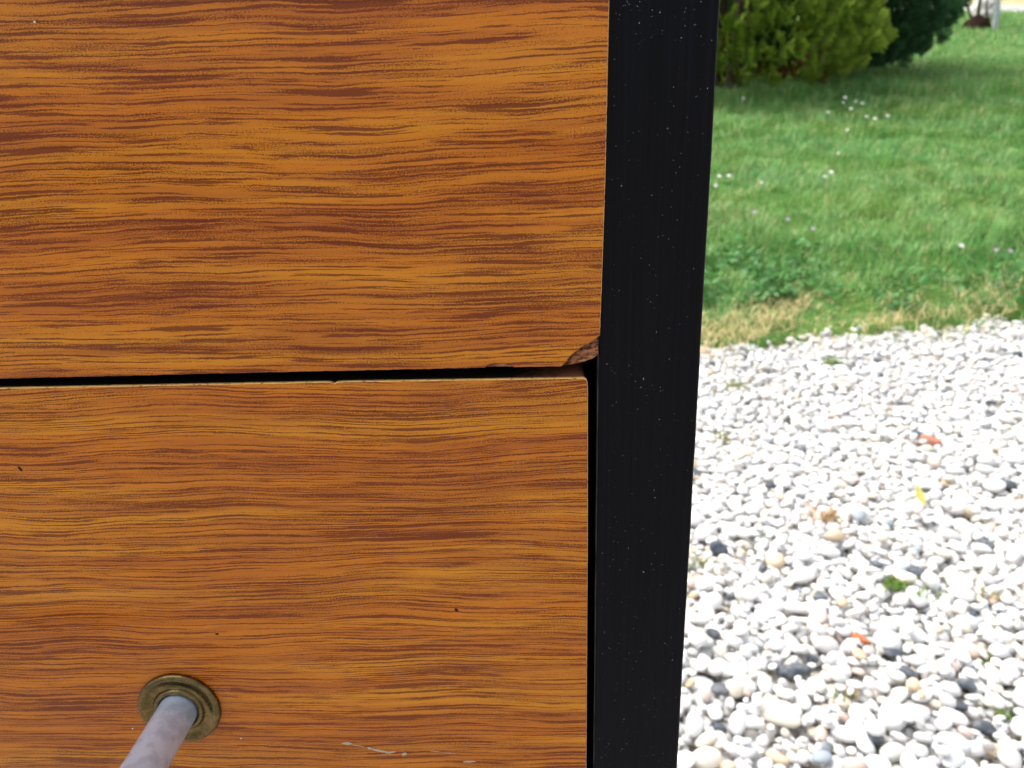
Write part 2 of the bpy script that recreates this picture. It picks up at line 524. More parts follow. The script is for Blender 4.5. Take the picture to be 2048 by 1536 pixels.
DARK = [(0.454, 0.904, 0.0225), (0.386, 0.986, 0.0188), (0.43, 0.999, 0.0206), (0.524, 1.025, 0.0244), (0.633, 0.964, 0.0267), (0.581, 0.94, 0.0263), (0.313, 0.906, 0.0194), (0.514, 0.777, 0.0203), (0.352, 0.736, 0.0282), (0.37, 0.738, 0.024), (0.339, 0.749, 0.0185), (0.394, 0.765, 0.0187), (0.52, 0.739, 0.0239), (0.519, 0.72, 0.0166), (0.589, 0.717, 0.0234), (0.247, 0.702, 0.0233), (0.559, 0.677, 0.0186), (0.574, 0.644, 0.0271), (0.423, 0.622, 0.0228), (0.232, 0.636, 0.0168), (0.792, 1.041, 0.0228), (0.833, 1.385, 0.0238), (0.893, 1.312, 0.0249), (0.946, 1.253, 0.0341), (0.476, 1.263, 0.0183), (0.59, 1.412, 0.0243), (0.565, 1.461, 0.0295), (0.812, 1.243, 0.018), (0.725, 1.101, 0.0146), (0.511, 1.941, 0.0227), (0.561, 1.934, 0.0198), (0.651, 1.873, 0.022), (0.892, 1.89, 0.0221), (1.046, 1.807, 0.0239), (1.053, 1.712, 0.028), (0.612, 1.575, 0.0216), (1.098, 1.564, 0.0308), (0.978, 1.947, 0.0227), (1.123, 1.638, 0.0221), (1.342, 1.972, 0.0171), (0.732, 1.714, 0.0154)]
LIGHT = [(0.318, 0.663, 0.0489, 'c'), (0.275, 0.645, 0.03, 'w'), (0.275, 0.894, 0.0416, 'w'), (0.277, 0.945, 0.0415, 'w'), (0.442, 0.96, 0.0451, 'w'), (0.689, 0.961, 0.0349, 'c'), (0.519, 0.615, 0.0365, 'w'), (0.462, 0.657, 0.0485, 'w'), (0.391, 0.629, 0.0371, 'w'), (0.54, 0.657, 0.0327, 'w'), (0.206, 0.591, 0.0372, 'c'), (0.291, 0.589, 0.0272, 't'), (0.281, 0.74, 0.0297, 'w'), (0.422, 0.792, 0.0368, 'g'), (0.21, 0.617, 0.028, 'c'), (0.348, 0.593, 0.0247, 'b'), (0.662, 1.025, 0.0261, 'b'), (0.279, 0.668, 0.0266, 'w'), (0.208, 0.712, 0.018, 't'), (0.445, 0.729, 0.0167, 'p'), (0.464, 0.685, 0.0201, 'p'), (0.899, 1.179, 0.0383, 'w'), (0.772, 0.991, 0.0441, 'w'), (0.232, 0.663, 0.0265, 'w'), (0.553, 0.843, 0.0367, 'w'), (0.406, 0.88, 0.0347, 'w'), (0.56, 0.778, 0.029, 'w'), (0.489, 0.916, 0.0324, 'w'), (0.666, 0.777, 0.0332, 'w'), (0.564, 0.603, 0.0248, 't')]
STONE_COL = {'w': (0.74, 0.735, 0.725), 'c': (0.68, 0.63, 0.53), 'g': (0.59, 0.585, 0.57), 't': (0.60, 0.46, 0.30), 'b': (0.28, 0.33, 0.38), 'p': (0.64, 0.50, 0.42), 'd': (0.050, 0.064, 0.082)}

RES = 0.004
GX0, GY0, GX1, GY1 = -0.35, 0.30, 2.45, 2.55
hm = np.full((int((GY1 - GY0) / RES), int((GX1 - GX0) / RES)), -0.030, dtype=np.float32)
STONES = []          # x, y, z, a, b, c, yaw, tiltx, tilty, shape, colour

def gravel_right(y):
    return 0.95 + 0.62 * (y - 0.35)

def drop(x, y, a, b, c, col, sink=0.35):
    yaw = random.uniform(0, math.pi)
    ca, sa = math.cos(yaw), math.sin(yaw)
    R_ = max(a, b)
    i0, i1 = int((y - R_ - GY0) / RES), int((y + R_ - GY0) / RES) + 1
    j0, j1 = int((x - R_ - GX0) / RES), int((x + R_ - GX0) / RES) + 1
    if i0 < 0 or j0 < 0 or i1 >= hm.shape[0] or j1 >= hm.shape[1]:
        return
    yy = (np.arange(i0, i1) + 0.5) * RES + GY0 - y
    xx = (np.arange(j0, j1) + 0.5) * RES + GX0 - x
    XX, YY = np.meshgrid(xx, yy)
    U = (XX * ca + YY * sa) / a
    Vv = (-XX * sa + YY * ca) / b
    q = 1 - U * U - Vv * Vv
    ok = q > 0.02
    if not ok.any():
        return
    half = c * np.sqrt(np.clip(q, 0, 1))
    win = hm[i0:i1, j0:j1]
    rest = (win + half)[ok]
    z = np.sort(rest)[int(len(rest) * (1 - 0.10))] - sink * c * 0.3
    # lean with the ground it lies on
    w = win[ok]; A = np.column_stack([XX[ok], YY[ok], np.ones(ok.sum())])
    dx_, dy_, dw_ = A[:, 0] - A[:, 0].mean(), A[:, 1] - A[:, 1].mean(), w - w.mean()
    gx, gy = (dx_ * dw_).sum() / ((dx_ * dx_).sum() + 1e-9), (dy_ * dw_).sum() / ((dy_ * dy_).sum() + 1e-9)
    gx, gy = np.clip(gx, -0.7, 0.7), np.clip(gy, -0.7, 0.7)
    top = np.where(ok, z + half, -9)
    hm[i0:i1, j0:j1] = np.maximum(win, top)
    STONES.append((x, y, z, a, b, c, yaw, math.atan(gy) * 0.8 + random.gauss(0, 0.10), -math.atan(gx) * 0.8 + random.gauss(0, 0.10), random.randrange(7), col))

def rand_col():
    r = random.random()
    if r < 0.006:
        c = STONE_COL['d']
    elif r < 0.012:
        c = STONE_COL['b']
    elif r < 0.028:
        c = STONE_COL['t']
    elif r < 0.05:
        c = STONE_COL['p']
    elif r < 0.15:
        c = STONE_COL['c']
    elif r < 0.28:
        c = STONE_COL['g']
    else:
        c = STONE_COL['w']
    f = random.uniform(0.86, 1.08)
    w = random.uniform(-0.02, 0.02)
    return (c[0] * f + w, c[1] * f, c[2] * f - w)

def size():
    return min(max(random.lognormvariate(math.log(0.0094), 0.34), 0.0058), 0.0205)

def in_gravel(x, y):
    return y < edge_y(x) + 0.03 * math.sin(x * 23) + 0.02 * math.sin(x * 51 + 1) and x < gravel_right(y)

def h_at(x, y):
    i, j = int((y - GY0) / RES), int((x - GX0) / RES)
    if 0 <= i < hm.shape[0] and 0 <= j < hm.shape[1]:
        return hm[i, j]
    return -0.030

n_try = 0
while n_try < 24500:
    y = 0.32 + (2.5 - 0.32) * random.random()
    x = -0.3 + (gravel_right(y) + 0.3) * random.random()
    if not in_gravel(x, y):
        continue
    n_try += 1
    if n_try > 3000:                          # later stones settle in the hollows
        best = (9.0, x, y)
        for _ in range(9):
            x2, y2 = x + random.uniform(-0.06, 0.06), y + random.uniform(-0.06, 0.06)
            if in_gravel(x2, y2):
                lev = max(h_at(x2, y2), h_at(x2 + 0.007, y2), h_at(x2 - 0.007, y2), h_at(x2, y2 + 0.007), h_at(x2, y2 - 0.007))
                best = min(best, (lev, x2, y2))
        x, y = best[1], best[2]
    a = size()
    if n_try > 20000:
        a *= 0.85
    drop(x, y, a, a * random.uniform(0.6, 0.95), a * random.uniform(0.36, 0.58), rand_col())
for _ in range(420):                           # strays in the grass edge
    x = random.uniform(0.1, 2.2); y = float(edge_y(x)) + abs(random.gauss(0, 0.11))
    a = size() * 0.9
    drop(x, y, a, a * 0.8, a * 0.55, rand_col())
def embed(x, y, a, b, c, col, dep=0.12):
    """a stone that lies among its neighbours: those in its place make room"""
    R_ = max(a, b)
    STONES[:] = [q for q in STONES if (q[0] - x) ** 2 + (q[1] - y) ** 2 > (0.72 * R_ + 0.35 * q[3]) ** 2]
    i0, j0, w = int((y - GY0) / RES), int((x - GX0) / RES), max(2, int(1.7 * R_ / RES))
    z = float(np.median(hm[max(0, i0 - w):i0 + w + 1, max(0, j0 - w):j0 + w + 1])) - dep * c
    STONES.append((x, y, z, a, b, c, random.gauss(0, 0.5), random.gauss(0.05, 0.12), random.gauss(0, 0.12), random.randrange(7), col))
for (x, y, d, kcol) in LIGHT:
    a = d * 0.54
    f = random.uniform(0.95, 1.04)
    embed(x, y, a, a * random.uniform(0.55, 0.8), a * random.uniform(0.36, 0.5), tuple(v * f for v in STONE_COL[kcol]))
for (x, y, d) in DARK:
    a = d * 0.56
    f = random.uniform(0.8, 1.5)
    embed(x, y, a, a * random.uniform(0.6, 0.85), a * random.uniform(0.42, 0.62), tuple(v * f for v in STONE_COL['d']), 0.25)
for _ in range(450):                          # last small chips lying on top
    y = 0.45 + 1.7 * random.random(); x = 0.05 + (gravel_right(y) - 0.1) * random.random()
    if in_gravel(x, y):
        a = size() * 0.75
        drop(x, y, a, a * random.uniform(0.6, 0.95), a * random.uniform(0.4, 0.7), rand_col())

print('gravel surface', float(np.median(hm[60:400, 120:300])))
cam_inv = m.inverted()
def project(x, y, z):
    q = cam_inv @ Vector((x, y, z))
    if q.z > -0.01:
        return None
    f = 27.07 / 36.0 * 2048
    return 1024 + f * q.x / -q.z, 768 - f * q.y / -q.z, -q.z

def rot(yaw, tx_, ty_):
    return (Matrix.Rotation(tx_, 3, 'X') @ Matrix.Rotation(ty_, 3, 'Y') @ Matrix.Rotation(yaw, 3, 'Z'))

score = []
for i, s in enumerate(STONES):
    pr = project(*s[:3])
    ok = pr and 1358 + (1536 - pr[1]) * 0.056 < pr[0] < 2040 and pr[1] < 1530 and h_at(s[0], s[1]) < s[2] + s[5] + 0.002
    score.append((s[3] * s[4] / pr[2] ** 2 if ok else 0, i))
score.sort(reverse=True)
single = {i for sc_, i in score[:300]}

shared = []
for v, f in SH_HI:
    me = np_mesh("pebble", v, f)
    me.materials.append(MAT['stone_o'])
    me.polygons.foreach_set("use_smooth", np.ones(len(me.polygons), dtype=bool))
    shared.append(me)
acc = {0: ([], [], []), 1: ([], [], [])}
cnt = {0: 0, 1: 0}
for i, (x, y, z, a, b, c, yaw, t1_, t2_, sh, col) in enumerate(STONES):
    Rm = rot(yaw, t1_, t2_)
    if i in single:
        o = bpy.data.objects.new("pebble", shared[sh])
        COL.objects.link(o)
        o.parent = gravel
        o.matrix_world = Matrix.Translation((x, y, z)) @ (Rm @ Matrix.Diagonal((a, b, c))).to_4x4()
        o.color = (*col, 1.0)
        continue
    lod = 0 if y < 1.55 else 1
    v, f = (SH_MID if lod == 0 else SH_LO)[sh]
    w = (v * np.array([a, b, c])) @ np.array(Rm).T + np.array([x, y, z])
    acc[lod][0].append(w); acc[lod][1].append(f + cnt[lod]); acc[lod][2].append(np.tile(col, (len(w), 1)))
    cnt[lod] += len(w)
V = np.concatenate(acc[0][0] + acc[1][0])
F = np.concatenate([np.concatenate(acc[0][1]), np.concatenate(acc[1][1]) + cnt[0]])
C = np.concatenate(acc[0][2] + acc[1][2])
obj("loose_pebbles", np_mesh("loose_pebbles", V, F, C), parent=gravel, mats=[MAT['stone_v']], smooth=True, kind="stuff")

# ------------------------------------------------------------------ cabinet (all coordinates in millimetres in the cabinet's own frame)
cab = empty("drawer_cabinet", (0, 0, 0), label="teak look drawer cabinet with black frame and metal handle", cat="cabinet")
cab.rotation_euler = (math.radians(-4.0), 0, 0)          # it leans back a little on the uneven gravel

def mm_box(bm, x0, x1, y0, y1, z0, z1, bev=0.0, mi=0):
    vs = [bm.verts.new((x / 1000, y / 1000, z / 1000)) for x in (x0, x1) for y in (y0, y1) for z in (z0, z1)]
    idx = [(0, 1, 3, 2), (4, 6, 7, 5), (0, 4, 5, 1), (2, 3, 7, 6), (0, 2, 6, 4), (1, 5, 7, 3)]
    fs = [bm.faces.new([vs[i] for i in q]) for q in idx]
    for f in fs: f.material_index = mi
    if bev:
        es = list({e for f in fs for e in f.edges})
        bmesh.ops.bevel(bm, geom=es, offset=bev / 1000, segments=3, profile=0.5, affect='EDGES')
    return fs

def part_box(name, parent, mats, *a, **kw):
    bm = bmesh.new()
    mm_box(bm, *a, **kw)
    o = obj(name, bm_mesh(name, bm), parent=parent, mats=mats)
    return o

CL, CR = -452.0, 37.3              # outer sides
ZT, ZB = 985.0, 45.0
DEPTH = 420.0
def stile(name, x0, x1):
    """front post with slightly rounded, slightly uneven corners"""
    bm = bmesh.new()
    r = 0.9
    prof = []
    for (cx, cy, a0) in ((x0 + r, r, 180), (x1 - r, r, 270)):
        for t in range(6):
            a = math.radians(a0 + t * 18)
            prof.append((cx + r * math.cos(a), cy + r * math.sin(a)))
    prof += [(x1, 22.0), (x0, 22.0)]
    zs = np.linspace(ZB, ZT, 240)
    rings = []
    for z in zs:
        j = 0.10 * mnoise.noise(Vector((z * 0.11, x0, 0))) + 0.05 * mnoise.noise(Vector((z * 0.5, x1, 3)))
        rings.append([bm.verts.new(((px + (j if px > x1 - 2 else 0.5 * j if px < x0 + 2 else 0)) / 1000, py / 1000, z / 1000)) for px, py in prof])
    n = len(prof)
    for a, b in zip(rings[:-1], rings[1:]):
        for i in range(n):
            bm.faces.new((a[i], a[(i + 1) % n], b[(i + 1) % n], b[i]))
    bm.faces.new(rings[0]); bm.faces.new(rings[-1])
    return obj(name, bm_mesh(name, bm), parent=cab, mats=[MAT['frame']], smooth=True)
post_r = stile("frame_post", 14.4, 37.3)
post_l = stile("frame_post", CL, CL + 22.9)
part_box("frame_rail", cab, [MAT['frame']], CL + 22.9, 14.4, 0.5, 22.0, ZT - 24, ZT - 0.2, bev=0.8)
part_box("frame_rail", cab, [MAT['frame']], CL + 22.9, 14.4, 0.5, 22.0, ZB + 0.2, ZB + 24, bev=0.8)
part_box("side_panel", cab, [MAT['carcass']], 18.0, 36.4, 22.2, DEPTH, ZB, ZT - 0.5, bev=0.8)
part_box("side_panel", cab, [MAT['carcass']], CL + 0.9, CL + 19, 22.2, DEPTH, ZB, ZT - 0.5, bev=0.8)
part_box("top_panel", cab, [MAT['carcass']], CL + 19.2, 17.8, 22.4, DEPTH, ZT - 18, ZT - 0.7, bev=0.5)
part_box("bottom_panel", cab, [MAT['carcass']], CL + 19.2, 17.8, 22.4, DEPTH, ZB + 0.3, ZB + 18, bev=0.5)
part_box("back_panel", cab, [MAT['carcass']], CL + 19.2, 17.8, DEPTH - 6, DEPTH - 0.5, ZB + 18.2, ZT - 18.2)
for fx in (CL + 30, 8.0):
    for fy in (30.0, DEPTH - 30):
        bm = bmesh.new()
        zlow = fy * math.tan(math.radians(4.0)) - 33
        bmesh.ops.create_cone(bm, cap_ends=True, segments=20, radius1=0.016, radius2=0.021, depth=(ZB - zlow) / 1000,
                              matrix=Matrix.Translation((fx / 1000, fy / 1000, (ZB + zlow) / 2000)))
        obj("foot", bm_mesh("foot", bm), parent=cab, mats=[MAT['steel']], smooth=False)

def plate(name, outline, y_front, thick, mats, parent, bevel=0.22, smooth_face=False):
    """sheet cut to an outline (mm); the rim and the small front bevel carry the second material"""
    bm = bmesh.new()
    n = len(outline)
    o = np.array(outline, float)
    prv, nxt = np.roll(o, 1, 0), np.roll(o, -1, 0)
    e1 = o - prv; e2 = nxt - o
    e1 /= np.linalg.norm(e1, axis=1, keepdims=True); e2 /= np.linalg.norm(e2, axis=1, keepdims=True)
    nr = np.stack([-(e1[:, 1] + e2[:, 1]), e1[:, 0] + e2[:, 0]], 1)
    nr /= np.maximum(np.linalg.norm(nr, axis=1, keepdims=True), 1e-6)
    inn = o + nr * bevel                              # outline runs counter-clockwise seen from the front
    A = [bm.verts.new((p[0] / 1000, y_front / 1000, p[1] / 1000)) for p in inn]
    B = [bm.verts.new((p[0] / 1000, (y_front + bevel) / 1000, p[1] / 1000)) for p in o]
    D = [bm.verts.new((p[0] / 1000, (y_front + thick) / 1000, p[1] / 1000)) for p in o]
    f = bm.faces.new(A); f.material_index = 0
    for i in range(n):
        j = (i + 1) % n
        q = bm.faces.new((A[j], A[i], B[i], B[j])); q.material_index = 1
        q = bm.faces.new((B[j], B[i], D[i], D[j])); q.material_index = 1
    q = bm.faces.new(D[::-1]); q.material_index = 1
    bmesh.ops.triangulate(bm, faces=[f, q])
    return obj(name, bm_mesh(name, bm), parent=parent, mats=mats)

def ragged(p0, p1, step, amp, seed):
    n = max(2, int(math.dist(p0, p1) / step))
    out = []
    for i in range(n):
        t = i / n
        x, z = p0[0] + (p1[0] - p0[0]) * t, p0[1] + (p1[1] - p0[1]) * t
        j = mnoise.noise(Vector((x * 0.35, z * 0.35, seed))) * 0.6 + mnoise.noise(Vector((x * 1.6, z * 1.6, seed + 9))) * 0.6
        j = -abs(j) if amp < 0 else j
        dx, dz = p1[0] - p0[0], p1[1] - p0[1]
        L = math.hypot(dx, dz)
        j *= abs(amp) if 0 < i else 0
        out.append((x - dz / L * -j if False else x + (-dz / L) * (-j), z + (dx / L) * (-j)))
    return out

XL = CL + 25.0
# ---- upper drawer: its lower right corner is knocked off
bm = bmesh.new()
fs = mm_box(bm, XL + 0.4, 6.3, 0.15, 18.0, 747.35, 959.0)
mm_box(bm, 6.3, 13.9, 0.15, 18.0, 754.3, 959.0)
mm_box(bm, 6.3, 13.6, 4.0, 18.0, 748.6, 754.3)
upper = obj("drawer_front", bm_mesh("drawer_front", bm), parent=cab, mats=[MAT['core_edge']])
tag(upper, label="upper drawer front with its lower right corner chipped off")
bot = ragged((XL, 746.0), (-121.8, 746.77), 2.0, 0.10, 1) + ragged((-121.8, 746.77), (-64.08, 747.05), 0.7, 0.16, 2) + ragged((-64.08, 747.05), (-10.9, 747.2), 0.7, 0.14, 3)
chip2 = [(-10.87, 747.21), (-10.3, 747.75), (-9.7, 748.0), (-8.6, 748.18), (-7.4, 748.05), (-6.3, 748.06), (-5.3, 747.9), (-4.8, 747.5), (-4.37, 747.17)]
mid = ragged((-4.37, 747.17), (6.31, 747.19), 0.7, 0.10, 4)[1:]
chip = [(6.31, 747.19), (6.8, 747.75), (7.25, 748.1), (7.7, 748.9), (8.37, 749.69), (9.0, 750.3), (9.7, 750.72), (10.5, 751.45), (11.2, 751.94), (12.1, 752.3), (12.89, 752.71), (13.5, 753.2), (13.98, 753.49), (14.72, 754.1)]
fine = []
for (p_, q_) in zip(chip[:-1], chip[1:]):
    for t in (0.0, 0.25, 0.5, 0.75):
        x_, z_ = p_[0] + (q_[0] - p_[0]) * t, p_[1] + (q_[1] - p_[1]) * t
        j_ = 0.16 * mnoise.noise(Vector((x_ * 2.2, z_ * 2.2, 41))) + 0.10 * mnoise.noise(Vector((x_ * 6, z_ * 6, 47)))
        fine.append((x_ - 0.6 * j_, z_ + 0.8 * j_) if (p_, t) != (chip[0], 0.0) else (x_, z_))
chip = fine + [chip[-1]]
rgt = ragged((14.74, 754.4), (15.3, 779.0), 1.0, 0.05, 6) + ragged((15.3, 779.0), (15.5, 788.3), 1.0, 0.05, 6)[1:] + ragged((15.5, 788.3), (15.79, 821), 1.0, 0.05, 7) + ragged((15.79, 821), (16.6, 960.0), 4.0, 0.05, 8)
outline = bot + chip2 + mid + chip + rgt + [(16.6, 960.0), (XL, 960.0)]
lam = plate("laminate", outline, -1.0, 0.95, [MAT['lam_up'], MAT['lam_edge_dark_low']], upper, bevel=0.10)

# torn chipboard showing where the corner broke away
bm = bmesh.new()
top = [(6.2, 747.35), (7.0, 748.2), (8.0, 749.6), (9.3, 750.9), (10.8, 752.1), (12.4, 752.9), (13.6, 753.6), (14.45, 754.2)]
low = [(6.5, 747.28), (8.3, 747.30), (9.6, 747.38), (10.7, 747.52), (11.8, 747.78), (12.9, 748.15), (13.7, 748.58), (14.45, 749.2)]
N_R = 12
rows = []
dense_t = np.linspace(0, 1, 40)
tp = np.array([np.interp(dense_t, np.linspace(0, 1, 8), [q[i] for q in top]) for i in (0, 1)]).T
lw = np.array([np.interp(dense_t, np.linspace(0, 1, 8), [q[i] for q in low]) for i in (0, 1)]).T
for r in range(N_R):
    t = r / (N_R - 1)
    row = []
    for q in range(40):
        x, z = tp[q] * (1 - t) + lw[q] * t
        dep = 1.9 - 2.2 * math.sin(min(t * 1.05, 1.0) * math.pi * 0.55) ** 1.1
        dep += 0.55 * mnoise.noise(Vector((x * 0.35, z * 1.6, 2))) + 0.28 * mnoise.noise(Vector((x * 0.9, z * 3.4, 5)))
        if t == 1.0:
            dep += 1.2
        row.append(bm.verts.new((x / 1000, dep / 1000, z / 1000)))
    rows.append(row)
rows.append([bm.verts.new((v.co.x, 0.018, v.co.z + 0.0004)) for v in rows[-1]])
for a, b in zip(rows[:-1], rows[1:]):
    for i in range(39):
        bm.faces.new((a[i], a[i + 1], b[i + 1], b[i]))
obj("torn_corner", bm_mesh("torn_corner", bm), parent=upper, mats=[MAT['core']], smooth=True)

# scraped remains of laminate inside the small notch
plate("scraped_edge", [(-10.6, 747.3), (-4.6, 747.25), (-5.0, 747.6), (-6.2, 747.95), (-7.4, 747.9), (-8.6, 748.05), (-9.8, 747.85)], -0.55, 0.4, [MAT['core'], MAT['lam_edge_dark_low']], upper, bevel=0.1)
# ---- lower drawer
bm = bmesh.new()
prof = [(XL + 0.4, 600.0), (11.9, 600.0), (11.9, 743.2)]
for t in range(8):
    a = math.radians(t * 90 / 7)
    prof.append((9.9 + 2.0 * math.cos(a), 742.35 + 1.95 * math.sin(a)))
prof += [(XL + 0.4, 744.3)]
prof = [prof[0], prof[1]] + prof[3:]
ring = [[bm.verts.new((x / 1000, y / 1000, z / 1000)) for x, z in prof] for y in (0.02, 18.0)]
n = len(prof)
bm.faces.new(ring[0]); bm.faces.new(ring[1][::-1])
for i in range(n):
    bm.faces.new((ring[0][i], ring[0][(i + 1) % n], ring[1][(i + 1) % n], ring[1][i]))
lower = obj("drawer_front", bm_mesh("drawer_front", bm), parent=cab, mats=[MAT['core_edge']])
tag(lower, label="lower drawer front with the handle and pale worn top edge")
outline = [(XL, 599.5), (12.35, 599.5)] + ragged((12.35, 600.5), (12.33, 707.0), 1.2, 0.05, 11)[1:] + ragged((12.33, 707.0), (12.15, 742.6), 0.8, 0.05, 12)
outline += [(12.05, 743.3), (11.85, 743.9), (11.45, 744.25)] + ragged((11.2, 744.32), (-44.0, 744.5), 0.8, 0.05, 13)
outline += [(-44.6, 744.42), (-45.1, 744.1), (-45.7, 744.15), (-46.3, 744.45)] + ragged((-46.8, 744.5), (-124, 744.45), 0.8, 0.06, 14) + ragged((-124, 744.45), (XL, 744.4), 2.0, 0.06, 15) + [(XL, 744.4)]
plate("laminate", outline, -1.0, 1.0, [MAT['lam_low'], MAT['lam_edge']], lower, bevel=0.11)

# drawer boxes behind the fronts, and the drawers below
for d, (z0, z1) in ((upper, (756, 940)), (lower, (606, 730))):
    bm = bmesh.new()
    for x0, x1, y0, y1 in ((XL + 6, XL + 18, 18.2, 380), (-8, 4, 18.2, 380), (XL + 18.2, -8.2, 368, 380)):
        mm_box(bm, x0, x1, y0, y1, z0, z1)
    mm_box(bm, XL + 18.2, -8.2, 18.2, 367.8, z0, z0 + 6)
    obj("drawer_box", bm_mesh("drawer_box", bm), parent=d, mats=[MAT['inside']])
others = []
for (z0, z1) in ((337.0, 597.0), (71.0, 334.0)):
    bm = bmesh.new()
    mm_box(bm, XL + 0.4, 11.9, 0.02, 18.0, z0 + 0.4, z1 - 0.3)
    d = obj("drawer_front", bm_mesh("drawer_front", bm), parent=cab, mats=[MAT['core']])
    plate("laminate", [(XL, z0), (12.3, z0), (12.3, z1), (XL, z1)], -1.0, 1.0, [MAT['lam_low'], MAT['lam_edge']], d, bevel=0.16)
    others.append((d, (z0 + z1) / 2))

# ---- handles: a bent round rod between two dished brass rosettes
def lathe(profile, segs=64, jitter=0.0):
    bm = bmesh.new()
    rings = []
    for (r, y) in profile:
        rings.append([bm.verts.new((r * math.cos(2 * math.pi * i / segs) / 1000, y / 1000, r * math.sin(2 * math.pi * i / segs) / 1000)) for i in range(segs)])
    for a, b in zip(rings[:-1], rings[1:]):
        for i in range(segs):
            j = (i + 1) % segs
            bm.faces.new((a[i], a[j], b[j], b[i]))
    return bm
ros_prof = [(10.95, 0.0), (11.0, -0.45), (10.9, -1.0), (10.55, -1.45), (10.1, -1.62), (9.6, -1.50), (9.0, -1.12), (8.3, -0.75), (7.6, -0.55), (7.0, -0.60), (6.75, -0.95), (6.6, -1.5), (6.35, -1.85), (5.95, -1.95), (5.5, -1.75), (5.2, -1.2), (5.1, 0.3)]
ros_me = bm_mesh("handle_rosette", lathe(ros_prof))
ros_me.materials.append(MAT['brass'])
ros_me.polygons.foreach_set("use_smooth", np.ones(len(ros_me.polygons), dtype=bool))
SPAN, OUT, RR, RAD = 128.0, 46.0, 25.0, 5.05
path = [(0, 1.5, 0)] + [(0, -y, 0) for y in np.linspace(0, OUT - RR, 14)]
path += [(-RR + RR * math.cos(a), -(OUT - RR) - RR * math.sin(a), 0) for a in np.linspace(0, math.pi / 2, 12)[1:]]
path += [(-x, -OUT, 0) for x in np.linspace(RR, SPAN - RR, 16)[1:-1]]
path += [(-SPAN + RR - RR * math.sin(a), -(OUT - RR) - RR * math.cos(a), 0) for a in np.linspace(0, math.pi / 2, 12)]
path += [(-SPAN, -y, 0) for y in np.linspace(OUT - RR, 0, 14)[1:]] + [(-SPAN, 1.5, 0)]
P = np.array(path)
T = np.gradient(P, axis=0); T /= np.linalg.norm(T, axis=1, keepdims=True)
bm = bmesh.new()
rings = []
for i in range(len(P)):
    zax = np.array([0, 0, 1.0]); s_ = np.cross(T[i], zax); s_ /= np.linalg.norm(s_)
    rings.append([bm.verts.new(tuple((P[i] + RAD * (math.cos(a) * s_ + math.sin(a) * zax)) / 1000)) for a in np.linspace(0, 2 * math.pi, 40, endpoint=False)])
for a, b in zip(rings[:-1], rings[1:]):
    for i in range(40):
        bm.faces.new((a[i], a[(i + 1) % 40], b[(i + 1) % 40], b[i]))
rod_me = bm_mesh("handle", bm)
rod_me.materials.append(MAT['rod'])
rod_me.polygons.foreach_set("use_smooth", np.ones(len(rod_me.polygons), dtype=bool))
for d, hz in ((upper, 905.0), (lower, 653.8), (others[0][0], others[0][1]), (others[1][0], others[1][1])):
    h_ = obj("handle", rod_me, parent=d); h_.location = (-0.0958, -0.001, hz / 1000)
    for dx in (0, -SPAN / 1000):
        q = obj("handle_rosette", ros_me, parent=d); q.location = (-0.0958 + dx, -0.0010, hz / 1000)

# ---- wear: dark specks, grey scuffs, white dust on the wood; lint on the black post
def flake(bm, cx, cz, pts, y):
    vs = [bm.verts.new(((cx + px) / 1000, y / 1000, (cz + pz) / 1000)) for px, pz in pts]
    return bm.faces.new(vs)

def blob(w, h, n=9, seed=0, ang=0.0):
    r = random.Random(seed)
    out = []
    for i in range(n):
        a = 2 * math.pi * i / n
        k_ = r.uniform(0.7, 1.15)
        x, z = w * math.cos(a) * k_, h * math.sin(a) * k_
        out.append((x * math.cos(ang) - z * math.sin(ang), x * math.sin(ang) + z * math.cos(ang)))
    return out
for i, (x, z, w, h, ang) in enumerate([(-122.5, 724.2, 0.75, 0.42, -1.1), (-20.5, 683.4, 0.62, 0.48, -1.2), (-82.4, 676.9, 0.42, 0.38, 0)]):
    bm = bmesh.new(); flake(bm, x, z, blob(w, h, 10, i, ang), -1.06)
    obj("dark_speck", bm_mesh("dark_speck", bm), parent=lower, mats=[MAT['dirt']])
for i, (x, z, w, h, ang) in enumerate([(-52.2, 641.3, 1.5, 0.45, -0.1), (-49.2, 640.4, 2.4, 0.12, -0.28), (-46.3, 639.6, 0.7, 0.35, -0.5), (-43.6, 638.7, 2.6, 0.38, -0.25), (-40.6, 638.1, 1.6, 0.30, 0.2), (-37.0, 637.5, 0.7, 0.50, 0.3),
                                      (-28.6, 638.4, 1.7, 0.10, -0.12), (-24.8, 637.8, 2.4, 0.08, -0.1), (-19.6, 634.8, 1.9, 0.32, 0.05)]):
    bm = bmesh.new(); flake(bm, x, z, blob(w, h, 14, 30 + i, ang), -1.05)
    obj("scuff", bm_mesh("scuff", bm), parent=lower, mats=[MAT['scuff']])

